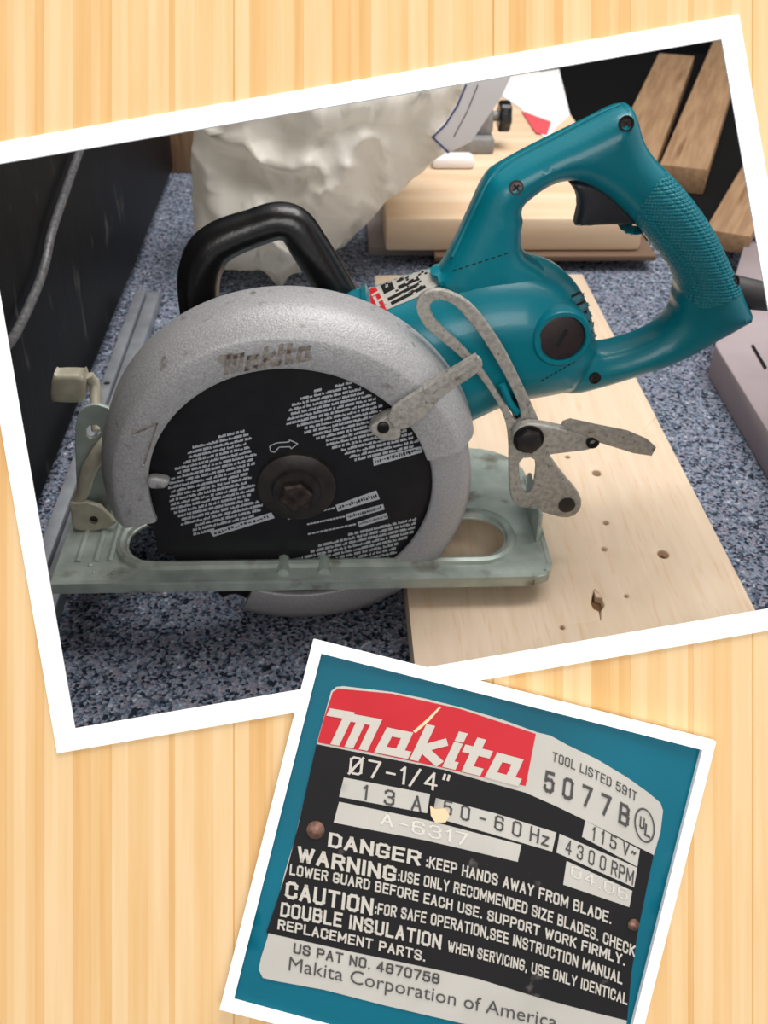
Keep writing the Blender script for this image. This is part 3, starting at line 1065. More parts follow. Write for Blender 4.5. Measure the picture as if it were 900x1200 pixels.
# stippled grip sleeve following the rear of the handle
def decal(name, region, bvhs, lift, m, parent, seg=2.5, sink=0.001, sharp=50):
    """a skin laid on the surface under a pixel outline"""
    L = resample([tuple(map(float, p)) for p in region], seg)
    A = np.array(L)
    mn, mx = A.min(0), A.max(0)
    gx, gy = np.meshgrid(np.arange(mn[0], mx[0], seg), np.arange(mn[1], mx[1], seg))
    q = np.stack([gx.ravel(), gy.ravel()], 1)
    q = q[inside(q, L)]
    q = q[bdist(q, [L]) > seg*0.4]
    P = L+[tuple(x) for x in q]
    E = [(i, (i+1) % len(L)) for i in range(len(L))]
    vs, es, fs, _, _, _ = delaunay_2d_cdt([Vector(p) for p in P], E, [], 0, 1e-6)
    V2 = np.array([tuple(v) for v in vs])
    cen = np.array([V2[list(f)].mean(0) for f in fs])
    ok = inside(cen, L)
    fs = [f for f, k in zip(fs, ok) if k]
    top, bot, good = [], [], []
    for p in V2:
        h = hit(bvhs, p[0], p[1])
        if h is None:
            top.append(Vector()); bot.append(Vector()); good.append(False)
        else:
            top.append(h[0]+h[1]*lift); bot.append(h[0]-h[1]*sink); good.append(True)
    fs = [f for f in fs if all(good[i] for i in f)]
    cnt = set()
    for f in fs:
        for i in range(len(f)):
            cnt.add((f[i], f[(i+1) % len(f)]))
    n = len(top)
    F2 = [tuple(f) for f in fs]+[tuple(i+n for i in reversed(f)) for f in fs]
    for a, b in cnt:
        if (b, a) not in cnt:
            F2.append((a, b, b+n, a+n))
    used = sorted({i for f in F2 for i in f})
    mp = {k: i for i, k in enumerate(used)}
    allv = top+bot
    return obj(name, [allv[i] for i in used], [tuple(mp[i] for i in f) for f in F2], m, parent, sharp)
grip_reg = [(786, 194), (800, 205), (820, 231), (840, 263), (855, 297), (866, 325), (868, 345), (845, 358), (822, 362), (806, 350), (792, 330), (775, 304), (756, 278), (744, 262), (752, 240), (770, 215)]
decal('grip', grip_reg, BV[1:], 0.0005, M_grip, handle, 3.0)
# screws
def recess_screw(px, py, r, parent):
    h = hit(BV, px, py)
    if h is None: return
    nr = Vector((h[1].x*0.5, h[1].y, h[1].z*0.5)).normalized()
    V, Fs = revolve_dir(h[0], nr, [(r*1.0, -0.002), (r*1.0, 0.0006), (r*0.78, 0.0006), (r*0.7, -0.0018)])
    s = obj('screw', V, Fs, M_blacks, parent)
    V, Fs = disc_vf(h[0], nr, r*0.72, 0.0002, 16, 0.2, base=-0.002)
    obj('screw_head', V, Fs, M_bolt, s)
    a = nr.orthogonal().normalized()
    b = nr.cross(a)
    parts = []
    for t, u in ((a, b), (b, a)):
        c = h[0]+nr*0.0003
        V = [c+t*r*0.5*sx+u*r*0.12*sy+nr*z for z in (-0.0003, 0.0002) for sx, sy in ((-1, -1), (1, -1), (1, 1), (-1, 1))]
        parts.append((V, [(0, 1, 2, 3), (4, 5, 6, 7), (0, 1, 5, 4), (1, 2, 6, 5), (2, 3, 7, 6), (3, 0, 4, 7)]))
    V, Fs = merge(*parts)
    obj('screw_cross', V, Fs, M_dark, s)
def revolve_dir(c, nrm, prof, n=24):
    nrm = Vector(nrm).normalized()
    a = nrm.orthogonal().normalized()
    b = nrm.cross(a)
    V, Fs = [], []
    k = len(prof)
    for i in range(n):
        an = 2*math.pi*i/n
        for r, z in prof:
            V.append(c+nrm*z+(a*math.cos(an)+b*math.sin(an))*r)
    for i in range(n):
        j = (i+1) % n
        for q in range(k):
            w2 = (q+1) % k
            Fs.append((i*k+q, i*k+w2, j*k+w2, j*k+q))
    return V, Fs
for q in ((734, 145, 0.0038), (605, 220, 0.0037), (861, 330, 0.0036), (697, 443, 0.0034)):
    recess_screw(*q, handle)
# trigger
inflate('trigger', [(655, 200), (690, 198), (720, 215), (748, 248), (752, 266), (736, 268), (704, 268), (682, 270), (671, 266), (676, 248), (672, 230), (660, 214)], [], YH, 0.0085, 0.003, M_trig, SAW, 0.003, 0.003, None, 1)
inflate('trigger_tab', [(720, 264), (738, 256), (754, 266), (746, 278), (728, 276)], [], YH, 0.0115, 0.003, M_teal, SAW, 0.004, 0.003, None, 1)
# brush cap in its boss
h = hit(BV[:1], 657, 394)
nr = Vector((0.03, -1, 0.10)).normalized()
c = h[0]
V, Fs = revolve_dir(c, nr, [(0.0168, -0.010), (0.0162, 0.0025), (0.0148, 0.0045), (0.0128, 0.0045), (0.0122, 0.001)], 40)
boss = obj('brush_boss', V, Fs, M_teal, SAW)
V, Fs = disc_vf(c, nr, 0.0121, 0.0030, 32, 0.1, base=-0.008)
bc = obj('brush_cap', V, Fs, M_cap, SAW)
t = (Vector((0.45, 0, 1))-nr*nr.dot(Vector((0.45, 0, 1)))).normalized()
u = nr.cross(t)
V = [c+t*0.0052*sx+u*0.0011*sy+nr*z for z in (0.0026, 0.0032) for sx, sy in ((-1, -1), (1, -1), (1, 1), (-1, 1))]
obj('cap_slot', V, [(0, 1, 2, 3), (4, 5, 6, 7), (0, 1, 5, 4), (1, 2, 6, 5), (2, 3, 7, 6), (3, 0, 4, 7)], M_dark, bc)
# cooling slots at the rear of the motor
for i in range(5):
    y0 = 343+i*11.5
    xx = 669+i*3.2
    decal('cooling_slot', [(xx, y0+3), (xx+17, y0-5), (xx+18, y0-2.5), (xx+1, y0+6)], BV[:1], 0.0001, M_dark, motor, 2.0)
    decal('cooling_rib', [(xx-1, y0+7.5), (xx+17, y0-1), (xx+18.5, y0+4), (xx, y0+12)], BV[:1], 0.0012, M_teal, motor, 2.0)
# seam of small perforations
for i in range(9):
    x = 530+i*7.6
    y = 317-i*2.45
    decal('seam_slit', [(x, y), (x+4.5, y-1.5), (x+4.7, y-0.1), (x+0.2, y+1.4)], BV, 0.00008, M_dark, motor, 2.0, 0.0003)
for i in range(8):
    x = 634+i*5.2
    y = 446-i*3.0
    decal('seam_slit', [(x, y), (x+3.2, y-2), (x+3.6, y-0.6), (x+0.4, y+1.4)], BV, 0.00008, M_dark, motor, 2.0, 0.0003)
# small nameplate on the motor housing
np_reg = [(428, 341), (445, 331), (507, 302), (518, 322), (521, 330), (490, 348), (452, 364), (432, 366), (429, 352)]
npl = decal('nameplate', np_reg, BV[:1], 0.0004, M_silver, SAW, 3.0)
NB = [clean_bvh(npl)]
decal('red_band', [(429, 342), (440, 335), (453, 363), (437, 366), (432, 358)], NB, 0.0002, M_pred, npl, 3.0, 0.0002)
rnd = random.Random(11)
P4 = [np.array(p, float) for p in ((444, 334), (506, 304), (519, 329), (456, 361))]
def bil(s, t):
    return tuple((P4[0]*(1-s)+P4[1]*s)*(1-t)+(P4[3]*(1-s)+P4[2]*s)*t)
for (s0, t0, s1, t1) in ((0.02, 0.05, 0.22, 0.42), (0.30, 0.05, 0.52, 0.25), (0.28, 0.38, 0.66, 0.52), (0.04, 0.62, 0.62, 0.74), (0.06, 0.82, 0.7, 0.95), (0.62, 0.08, 0.9, 0.2)):
    decal('dark_band', [bil(s0, t0), bil(s1, t0), bil(s1, t1), bil(s0, t1)], NB, 0.00018, M_pblack, npl, 3.0, 0.0002)
for k in range(34):
    s, t = rnd.uniform(0.05, 0.93), rnd.uniform(0.04, 0.92)
    decal('plate_mark', [bil(s, t), bil(s+0.05, t), bil(s+0.05, t+0.06), bil(s, t+0.06)], NB, 0.00022, rnd.choice((M_pblack, M_silver)), npl, 3.0, 0.0002)
for q in ([(435, 346), (444, 341), (445, 343), (436, 348)], [(441, 353), (449, 349), (450, 351), (442, 355)], [(437, 349), (440, 347), (446, 359), (443, 361)], [(445, 345), (447, 344), (453, 356), (451, 357)]):
    decal('logo_mark', q, NB, 0.00045, M_ptext, npl, 3.0, 0.0001)

# ---- front auxiliary handle (black loop)
YA = 0.062
aux = [PY(a, b, YA) for a, b in ((240, 400), (234, 362), (233, 326), (243, 297), (262, 281), (298, 267), (326, 259), (346, 265), (362, 288), (378, 314), (394, 342), (404, 362))]
tube('front_handle', aux, [0.0108, 0.0112, 0.0115, 0.0115, 0.0108, 0.0098, 0.0098, 0.0102, 0.0106, 0.0108, 0.011, 0.011], M_black, SAW, 16, 5)
inflate('gear_housing', [(386, 352), (398, 340), (428, 327), (436, 340), (440, 372), (395, 380)], [], 0.045, 0.016, 0.006, M_teal, SAW, 0.008, 0.004, None, 1)

# ---- depth guide, clamp lever and pivot
YD = 0.020
dg_out = [(487, 362), (490, 346), (504, 338), (520, 338), (545, 349), (562, 365), (590, 405), (612, 450), (628, 484), (634, 500), (640, 528), (660, 556), (677, 575), (682, 588), (676, 601), (662, 606),
          (640, 600), (622, 594), (605, 592), (597, 580), (596, 550), (596, 515), (592, 490), (578, 462), (552, 428), (520, 400), (497, 382)]
dg_h1 = [(502, 359), (508, 350), (520, 350), (534, 357), (560, 387), (584, 425), (604, 463), (612, 488), (604, 494), (592, 474), (568, 434), (540, 402), (512, 378)]
dg_h2 = [(608, 536), (626, 534), (628, 548), (624, 572), (617, 578), (611, 572), (608, 555)]
dguide = inflate('depth_guide', dg_out, [dg_h1, dg_h2], YD, 0.0018, 0.001, M_lever, SAW, 0.0012, 0.004, None, 1, False)
cl = inflate('clamp_lever', [(598, 512), (603, 500), (616, 493), (632, 494), (660, 500), (692, 508), (700, 516), (694, 524), (660, 528), (628, 532), (608, 528)], [], 0.0135, 0.0032, 0.0015, M_lever, SAW, 0.0018, 0.004, None, 2, False)
def twist(p):
    return p
# finger tab of the lever, leaning toward the viewer
tabp = [(659, 493), (668, 490), (700, 497), (735, 504), (758, 514), (769, 524), (766, 530), (745, 527), (700, 513), (672, 503)]
tb = [PY(a, b, 0.0115-0.00010*(a-659)) for a, b in tabp]
n = len(tb)
off = Vector((0.0, 0.0018, -0.0035))
V = tb+[p+off for p in tb]
obj('lever_tab', V, [tuple(range(n)), tuple(range(2*n-1, n-1, -1))]+[(i, (i+1) % n, n+(i+1) % n, n+i) for i in range(n)], M_lever, cl)
hp = PY(619, 514, 0.0103)
V, Fs = disc_vf(hp, (0, -1, 0), 0.0085, 0.0015, 24)
obj('clamp_washer', V, Fs, M_blacks, cl)
V, Fs = disc_vf(hp+Vector((0, -0.0015, 0)), (0, -1, 0), 0.0072, 0.0035, 6, 0.12)
obj('clamp_bolt', V, Fs, M_flange, cl)
V, Fs = revolve_dir(PY(694, 517, 0.0103), Vector((0, -1, 0)), [(0.0036, -0.001), (0.0036, 0.002), (0.0018, 0.002), (0.0016, -0.0005)], 20)
obj('lever_rivet', V, Fs, M_blacks, cl)
V, Fs = disc_vf(PY(664, 591, YD-0.0016), (0, -1, 0), 0.0049, 0.0016, 24)
obj('pivot_rivet', V, Fs, M_flange, dguide)
V, Fs = tube_vf([PY(612, 500, 0.030), PY(613, 486, 0.030), PY(606, 468, 0.032)], 0.006, 10, True, 3)
obj('clamp_block', V, Fs, M_black, SAW)
tube('depth_spring', [PY(588, 450, 0.026), PY(597, 472, 0.024), PY(606, 484, 0.024)], 0.0022, M_teal, SAW, 8, 4)
# upright ear of the base carrying the pivot
ear = [(636, 566), (630, 596), (640, 604), (634, 640)]
p1, p2 = PY(627, 582, 0.024), PY(627, 612, 0.024)
V, Fs = box_vf((x1b-0.006, 0.012, zt-0.004), (x1b-0.0035, 0.055, PY(632, 588, 0.024).z), 0.0008)
obj('pivot_ear', V, Fs, M_steel, base)
pv = PY(664, 591, YD)
V, Fs = tube_vf([Vector((pv.x, YD+0.001, pv.z)), Vector((pv.x, 0.034, pv.z)), Vector((x1b-0.004, 0.036, pv.z))], 0.003, 8, True, 1)
obj('pivot_pin', V, Fs, M_blacks, dguide)

# ---- bevel bracket on the left end of the base
YC = PZ(105, 621, zt).y
YQ = YC+0.016
inflate('bevel_quadrant', [(89, 545), (88, 500), (92, 482), (104, 473), (120, 473), (140, 485), (150, 560), (140, 600), (92, 600)], [[(101, 498), (117, 496), (119, 510), (102, 513)]], YQ, 0.0014, 0.0008, M_steel, SAW, 0.001, 0.004, None, 1, False)
tube('bevel_arm', [PY(a, b, y) for a, b, y in ((88, 592, YC+0.003), (97, 576, YC+0.003), (104, 552, YC+0.004), (118, 528, YC+0.006), (128, 515, YC+0.008))], [0.0035, 0.004, 0.0045, 0.0045, 0.004], M_cream, SAW, 10, 5)
inflate('bevel_clip', [(82, 588), (102, 587), (118, 592), (130, 604), (136, 612), (126, 618), (105, 621), (86, 619)], [circle2((110, 608), 5.0, 12, 4.6)], YC, 0.0018, 0.001, M_cream, SAW, 0.001, 0.003, None, 0, False)
V, Fs = disc_vf(PY(110, 608, YC+0.0025), (0, -1, 0), 0.0034, 0.0012, 14)
obj('clip_pin', V, Fs, M_bolt, SAW)
# bevel lever: a folded band seen end-on
YK = YQ+0.022
band = [(61, 434), (66, 429), (96, 429), (103, 434), (104, 466), (98, 473), (66, 472), (60, 466)]
lo_ = px_loop(smooth_loop(band, 1), YK)
inflate('bevel_lever', band, [], YK, 0.006, 0.003, M_cream, SAW, 0.004, 0.003, None, 1, True)
tube('bevel_lever_stem', [PY(104, 440, YK), PY(111, 452, YK), PY(112, 468, YK-0.005), PY(112, 486, YK-0.012), PY(114, 505, YQ+0.003)], 0.0032, M_cream, SAW, 10, 4)

# ---- power cord with strain relief
ZK0 = 0.0355
tube('strain_relief', [PY(858, 340, YH), PY(880, 345, YH), PY(905, 349, YH+0.004), PY(925, 354, YH+0.008)], [0.0085, 0.0085, 0.0078, 0.0068], M_cord, SAW, 14, 3)
e = PY(925, 354, YH+0.008)
tube('power_cord', [e, e+Vector((0.03, 0.01, -0.012)), Vector((e.x+0.06, e.y+0.03, 0.09)), Vector((e.x+0.10, e.y+0.06, ZK0)), Vector((e.x+0.20, e.y+0.07, ZK0))], 0.0048, M_cord, SAW, 10, 6)

# ================================================================== THINGS AROUND THE SAW
# black cabinet on the left
xc = PZ(123, 420, 0).x
cabx = (xc+PZ(203, 208, 0).x)/2
cyb = PZ(203, 208, 0).y
cab = empty('cabinet', (cabx-0.15, 0.3, 0), 'scuffed black cabinet side beside the grey rail', 'cabinet')
box('side_panel', (cabx-0.004, -0.05, 0.012), (cabx, cyb, 0.62), M_cab, cab, 0.001)
box('body', (cabx-0.30, -0.05, 0.012), (cabx-0.0045, cyb-0.004, 0.62), M_cab, cab, 0.001)
box('plinth', (cabx-0.30, -0.04, 0.0), (cabx-0.008, cyb-0.01, 0.0118), M_black, cab, 0.001)
# loose grey cable down the cabinet
CX = cabx+0.006
pc = [PX(a, b, CX) for a, b in ((112, 130), (93, 178), (73, 235), (60, 275), (52, 312), (38, 350), (14, 398), (-18, 440))]
q_ = pc[-1]
pc = [pc[0]+Vector((0, 0.04, 0.18)), pc[0]+Vector((0, 0.03, 0.09))]+pc+[Vector((CX, q_.y-0.03, q_.z*0.55)), Vector((CX, q_.y-0.05, q_.z*0.15+0.004)), Vector((CX+0.004, q_.y-0.10, 0.004))]
t = tube('braided_cable', pc, 0.0031, M_braid, None, 10, 6, loc=tuple(PX(14, 398, CX)))
tag(t, 'grey braided cable hanging against the black cabinet', 'cable')
# aluminium rails on the carpet
zr = 0.014
xl, xm, xr = PZ(160, 338, zr).x, PZ(172, 339, zr).x, PZ(187, 341, zr).x
yrl = PZ(172, 339, zr).y
rail = empty('floor_rail', ((xl+xr)/2, 0.1, 0), 'grey aluminium double rail on carpet along the cabinet', 'rail')
box('rail_strip', (xl, -0.13, 0), (xm-0.0008, yrl, zr), M_rail, rail, 0.001)
box('rail_strip', (xm+0.0008, -0.13, 0), (xr, yrl, zr-0.002), M_rail, rail, 0.001)
V, Fs = disc_vf(Vector(((xl+xm)/2, PZ(124, 449, zr).y, zr-0.002)), (0, 0, 1), 0.003, 0.0021, 14)
obj('rail_hole', V, Fs, M_dark, rail)
# plastic bag
YBG = 0.56
bag_o = [(226, 40), (226, 140), (230, 230), (236, 290), (262, 322), (300, 328), (345, 330), (385, 308), (430, 262), (480, 215), (530, 170), (560, 100), (560, 40), (400, 10)]
def crumple(p):
    q = Vector(p)
    s = 0.0
    for k, a in ((12, 0.020), (26, 0.018), (52, 0.006)):
        n_ = noise.noise(q*k+Vector((3.1, 7.7, 1.3)))
        s += a*(1-2.4*abs(n_))
    q.y -= s
    q.x += noise.noise(q*30)*0.004
    q.z = max(q.z+noise.noise(q*24+Vector((9, 2, 4)))*0.006, 0.001)
    return q
bag_e = empty('plastic_bag', (PY(350, 320, YBG).x, YBG, 0), 'large crumpled translucent white plastic bag standing on carpet', 'bag')
inflate('bag_body', bag_o, [], YBG, 0.075, 0.07, M_bag, bag_e, 0.004, 0.006, 0.0042, 2, True, 6, 180, None, crumple)
# plywood stack behind
ZS = 0.052
fl_, fr_ = PZ(452, 256, ZS), PZ(752, 250, ZS)
ys = fl_.y
def pstack(name, x0, x1, y0, y1, z0, z1, m, label, cat, bev=0.003, group=None):
    o = box(name, (x0, y0, z0), (x1, y1, z1), m, None, bev, loc=((x0+x1)/2, (y0+y1)/2, z0))
    return tag(o, label, cat, group)
gb = pstack('grey_board', PZ(432, 290, 0.011).x, fr_.x+0.01, PZ(520, 288, 0.011).y, 1.40, 0.0, 0.011, M_greyb, 'thin grey board on the carpet beneath the plywood slab', 'board', 0.001)
hb = pstack('hardboard_strip', fl_.x+0.05, fr_.x+0.015, ys-0.012, 1.38, 0.0113, 0.017, M_brown, 'brown hardboard sheet between grey board and plywood slab', 'board', 0.001)
sl = pstack('plywood_slab', fl_.x, fr_.x, ys, 1.36, 0.0173, ZS, M_slab, 'thick pale plywood slab with vise and papers on top', 'board', 0.004)
pp = [PZ(a, b, 0.020) for a, b in ((664, 262), (735, 262), (742, 287), (712, 291), (690, 284), (660, 274))]
def sheet(name, pts, z, m, label, cat, th=0.0012):
    c = sum(pts, Vector())/len(pts)
    V = [Vector((p.x, p.y, z)) for p in pts]+[Vector((p.x, p.y, z+th)) for p in pts]
    n = len(pts)
    o = obj(name, V, [tuple(range(n)), tuple(range(2*n-1, n-1, -1))]+[(i, (i+1) % n, n+(i+1) % n, n+i) for i in range(n)], m, None, 40, (c.x, c.y, z))
    return tag(o, label, cat)
sheet('loose_paper', [PZ(a, b, 0.0175) for a, b in ((655, 268), (742, 252), (750, 285), (722, 291), (690, 285))], 0.0171, M_paper, 'white loose paper sticking out in front of the plywood slab', 'paper', 0.0004)
pstack('wood_offcut', PZ(703, 290, 0.008).x, PZ(737, 290, 0.008).x, PZ(720, 292, 0.008).y, PZ(720, 292, 0.008).y+0.009, 0.0, 0.010, M_slabe, 'small tan wood offcut on carpet before the grey board', 'offcut', 0.001)
# papers at the back of the slab
sh = sheet('printed_leaflet', [PZ(a, b, ZS) for a, b in ((560, 96), (655, 82), (668, 136), (652, 150), (640, 166), (610, 128))], ZS+0.0002, M_paper, 'white leaflet with red triangle lying at the back of the plywood slab', 'leaflet')
rp = [PZ(a, b, ZS+0.0016) for a, b in ((611, 130), (646, 143), (641, 158), (628, 156))]
V = [p+Vector((0, 0, z)) for z in (0, 0.0003) for p in rp]
obj('red_triangle', V, [(0, 1, 2, 3), (4, 5, 6, 7), (0, 1, 5, 4), (1, 2, 6, 5), (2, 3, 7, 6), (3, 0, 4, 7)], M_red, sh)
qs = []
# small vise on the slab
vb = PZ(555, 178, ZS)
vise = empty('bench_vise', vb, 'small grey metal vise with black knob on the plywood slab', 'vise')
va, vc = PY(526, 178, vb.y), PY(579, 160, vb.y)
box('vise_base', (va.x, vb.y-0.01, ZS), (vc.x, vb.y+0.05, vc.z), M_vise, vise, 0.003)
va2, vc2 = PY(553, 160, vb.y+0.02), PY(578, 124, vb.y+0.02)
box('vise_jaw', (va2.x, vb.y+0.005, vc.z-0.001), (vc2.x, vb.y+0.04, vc2.z), M_vise, vise, 0.005)
kc = PY(580, 136, vb.y+0.02)
V, Fs = tube_vf([kc-Vector((0.006, 0, 0)), kc+Vector((0.006, 0, 0))], 0.006, 12, True, 1)
obj('vise_screw', V, Fs, M_vise, vise)
V, Fs = [], []
nn = 24
for k_, xx in enumerate((0.004, 0.006, 0.016, 0.018)):
    for i in range(nn):
        a = 2*math.pi*i/nn
        r = (0.0175 if i % 4 < 2 else 0.0150)*(0.9 if k_ in (0, 3) else 1)
        V.append(kc+Vector((xx, r*math.cos(a), r*math.sin(a))))
for k_ in range(3):
    Fs += [(k_*nn+i, k_*nn+(i+1) % nn, (k_+1)*nn+(i+1) % nn, (k_+1)*nn+i) for i in range(nn)]
Fs += [tuple(range(nn)), tuple(range(3*nn, 4*nn))]
obj('vise_knob', V, Fs, M_black, vise)
pstack('white_dish', PZ(506, 198, ZS).x, PZ(556, 198, ZS).x, PZ(530, 199, ZS).y, PZ(530, 199, ZS).y+0.03, ZS, ZS+0.012, M_paper, 'low white plastic block in front of the vise', 'block', 0.005)
# folded booklet leaning on the bag
YK2 = 0.472
bk = [(552, 80), (606, 72), (588, 112), (552, 166), (524, 180), (505, 161), (524, 140), (540, 112)]
bke = empty('folded_booklet', PY(520, 178, YK2), 'white folded booklet with blue border between bag and vise', 'booklet')
inflate('pages', bk, [], YK2, 0.002, 0.001, M_paper, bke, 0.001, 0.01, None, 0, False)
outline_px('blue_border', [(546, 100), (536, 124), (522, 146), (507, 161), (525, 178)], 2.2, YK2-0.0021, 0.0004, M_blue, bke, False)
outline_px('printed_line', [(560, 100), (548, 130), (532, 160)], 1.0, YK2-0.0021, 0.0003, M_raild, bke, False)
# brown wooden block beyond the cabinet
pa = PZ(196, 205, 0)
pstack('wood_block', pa.x+0.004, pa.x+0.09, pa.y+0.006, pa.y+0.07, 0, 0.10, M_pine, 'brown wood block between black cabinet and plastic bag', 'block', 0.002)
# lumber leaning at the back right
case = pstack('tool_case', fr_.x+0.012, fr_.x+0.60, PZ(760, 262, 0.02).y, 1.44, 0.0, 0.02, M_wallb, 'flat black case on the carpet under the lumber planks', 'case', 0.004)
def plank_px(l0, l1, rm, z0, thk, label):
    a, b, r = PZ(*l0, z0+thk), PZ(*l1, z0+thk), PZ(*rm, z0+thk)
    t = (b-a).normalized()
    s = Vector((t.y, -t.x, 0))
    wd = (r-a).dot(s)
    a, b = a+s*wd/2, b+s*wd/2
    M = Matrix(((s.x, 0, t.x, a.x), (s.y, 0, t.y, a.y), (0, 1, 0, z0), (0, 0, 0, 1)))
    v, f = box_vf((-wd/2, 0, 0), (wd/2, thk, (b-a).length), 0.002)
    o = obj('lumber_plank', v, f, M_pine)
    o.matrix_world = M
    MW[o.name] = M
    return tag(o, label, 'lumber')
plank_px((706, 195), (772, 62), (798, 110), 0.0203, 0.030, 'brown lumber plank on the black case beside the plywood slab')
plank_px((773, 192), (838, 42), (842, 158), 0.0203, 0.030, 'brown lumber plank on the black case, middle one of three')
plank_px((826, 268), (878, 180), (905, 225), 0.0203, 0.020, 'brown lumber plank on the black case, the one beside the mauve carton')
# mauve carton on the right
ZK = 0.03
xk = PZ(861, 444, ZK).x
kq = [PZ(a, b, ZK) for a, b in ((838, 404), (874, 281), (1090, 330), (960, 600))]
kc_ = sum(kq, Vector())/4
box_o = plate_xy('carton', [(p.x, p.y) for p in kq], [], 0.0, ZK, 0.0015, M_carton, None, 0.5, (kc_.x, kc_.y, 0))
tag(box_o, 'low mauve grey carton on the carpet beside the saw handle', 'carton')
qa = [PZ(a, b, ZK+0.0001) for a, b in ((880, 405), (883, 404), (899, 431), (896, 433))]
V = [p+Vector((0, 0, x)) for x in (0, 0.0004) for p in qa]
obj('printed_mark', V, [(0, 1, 2, 3), (4, 5, 6, 7), (0, 1, 5, 4), (1, 2, 6, 5), (2, 3, 7, 6), (3, 0, 4, 7)], M_blacks, box_o)

# ================================================================== SMALL FRAME WITH THE NAMEPLATE
TL2 = np.array((367.0, 750.0))
th2 = R_(14.2)
U2 = np.array((math.cos(th2), math.sin(th2)))
W2 = np.array((-math.sin(th2), math.cos(th2)))
F2_out = rect(TL2, U2, W2, 487, 447, 0)
F2_in = rect(TL2, U2, W2, 487, 447, 13)
def at_depth(fn):
    return fn
# the frame stands a little proud of the panel: corners found at their own depth
def pz(px, py, z):
    return PT(px, py, T_PAN-z)
def frame2(outer, inner, z0, z1, label):
    base = pz(*((np.array(outer[2])+np.array(outer[3]))/2), z0)
    fr = empty('picture_frame', base, label, 'picture frame')
    for i in range(4):
        j = (i+1) % 4
        q = [outer[i], outer[j], inner[j], inner[i]]
        top = [pz(p[0], p[1], z1) for p in q]
        n = -(CR @ Vector((0, 0, -1)))
        V = top+[p-n*(z1-z0) for p in top]
        obj('frame_side', V, [(0, 1, 2, 3), (7, 6, 5, 4), (0, 1, 5, 4), (1, 2, 6, 5), (2, 3, 7, 6), (3, 0, 4, 7)], M_white, fr)
    return fr
Z2 = 0.0052
frame2(F2_out, F2_in, 0.0012, Z2, 'small plain white frame around the nameplate relief')
PC = np.array((545.0, 1000.0))
def cz(px, py):
    s = ((px-PC[0])*U2[0]+(py-PC[1])*U2[1])/230.0
    return 0.0041-0.0016*s*s
def cp(px, py, lift=0.0):
    return PT(px, py, T_PAN-cz(px, py)-lift)
CAS = empty('motor_casing', cp(470, 1215), 'teal plastic motor casing with metal nameplate inside the small white frame', 'casing')
def skin(name, outline, lift, m, parent, thick, seg=12.0, sharp=60):
    L = resample([tuple(map(float, p)) for p in outline], seg)
    A = np.array(L)
    mn, mx = A.min(0), A.max(0)
    gx, gy = np.meshgrid(np.arange(mn[0]+seg*0.37, mx[0], seg), np.arange(mn[1]+seg*0.41, mx[1], seg))
    q = np.stack([gx.ravel(), gy.ravel()], 1)
    if len(q):
        q = q[inside(q, L)]
    if len(q):
        q = q[bdist(q, [L]) > seg*0.4]
    P = L+[tuple(x) for x in q]
    E = [(i, (i+1) % len(L)) for i in range(len(L))]
    vs, es, fs, _, _, _ = delaunay_2d_cdt([Vector(p) for p in P], E, [], 0, 1e-6)
    V2 = np.array([tuple(v) for v in vs])
    cen = np.array([V2[list(f)].mean(0) for f in fs])
    fs = [f for f, k in zip(fs, inside(cen, L)) if k]
    n = len(V2)
    V = [cp(p[0], p[1], lift) for p in V2]+[cp(p[0], p[1], lift-thick) for p in V2]
    F2 = [tuple(f) for f in fs]+[tuple(i+n for i in reversed(f)) for f in fs]
    cnt = {(f[i], f[(i+1) % len(f)]) for f in fs for i in range(len(f))}
    F2 += [(a, b, b+n, a+n) for a, b in cnt if (b, a) not in cnt]
    return obj(name, V, F2, m, parent, sharp)
def skin_text(name, s, p0, p1, h, m, parent, bulge=0.0, bold=0.012, lift=0.0009, up=None, shear=0.0):
    V, Fs = caps_vf(s, bold*10) if s.upper() == s or 'Hz' in s else text_vf(s, bold)
    q = line_map(V, p0, p1, h, up, bulge, shear)
    return obj(name, [cp(a, b, lift) for a, b in q], Fs, m, parent)
F2_cas = rect(TL2, U2, W2, 487, 447, 12.6)
cas = skin('casing_skin', F2_cas, 0.0, M_teal_c, CAS, 0.0012, 15)
pl_out = [(388, 810), (394, 805), (402, 804), (460, 811), (500, 819), (540, 829), (585, 842), (629, 858), (645, 862), (665, 873), (700, 890), (735, 911), (760, 929), (774, 941), (777, 950), (774, 975), (765, 1006),
          (755, 1050), (747, 1095), (741, 1130), (736, 1175), (732, 1230), (660, 1221), (600, 1210), (540, 1199), (450, 1178), (380, 1160), (320, 1149), (308, 1146), (303, 1136), (306, 1122), (313, 1100), (325, 1058),
          (333, 1025), (345, 985), (358, 930), (372, 868)]
plate = skin('nameplate', pl_out, 0.0005, M_silver, CAS, 0.0006, 12)
plate['label'] = 'worn silver, red and black metal nameplate'
skin('black_field', [(371, 872), (440, 886), (520, 902), (580, 919), (616, 929), (650, 944), (685, 961), (727, 982), (766, 1002), (757, 1045), (747, 1095), (740, 1140), (735, 1196), (690, 1185), (631, 1169), (560, 1147), (520, 1138), (410, 1115), (312, 1093),
     (325, 1055), (336, 1020), (350, 965)], 0.00058, M_pblack, plate, 0.0002)
skin('red_field', [(390, 811), (396, 807), (460, 813), (540, 831), (628, 860), (616, 921), (580, 914), (520, 900), (440, 883), (372, 870), (380, 840)], 0.00066, M_pred, plate, 0.0003)
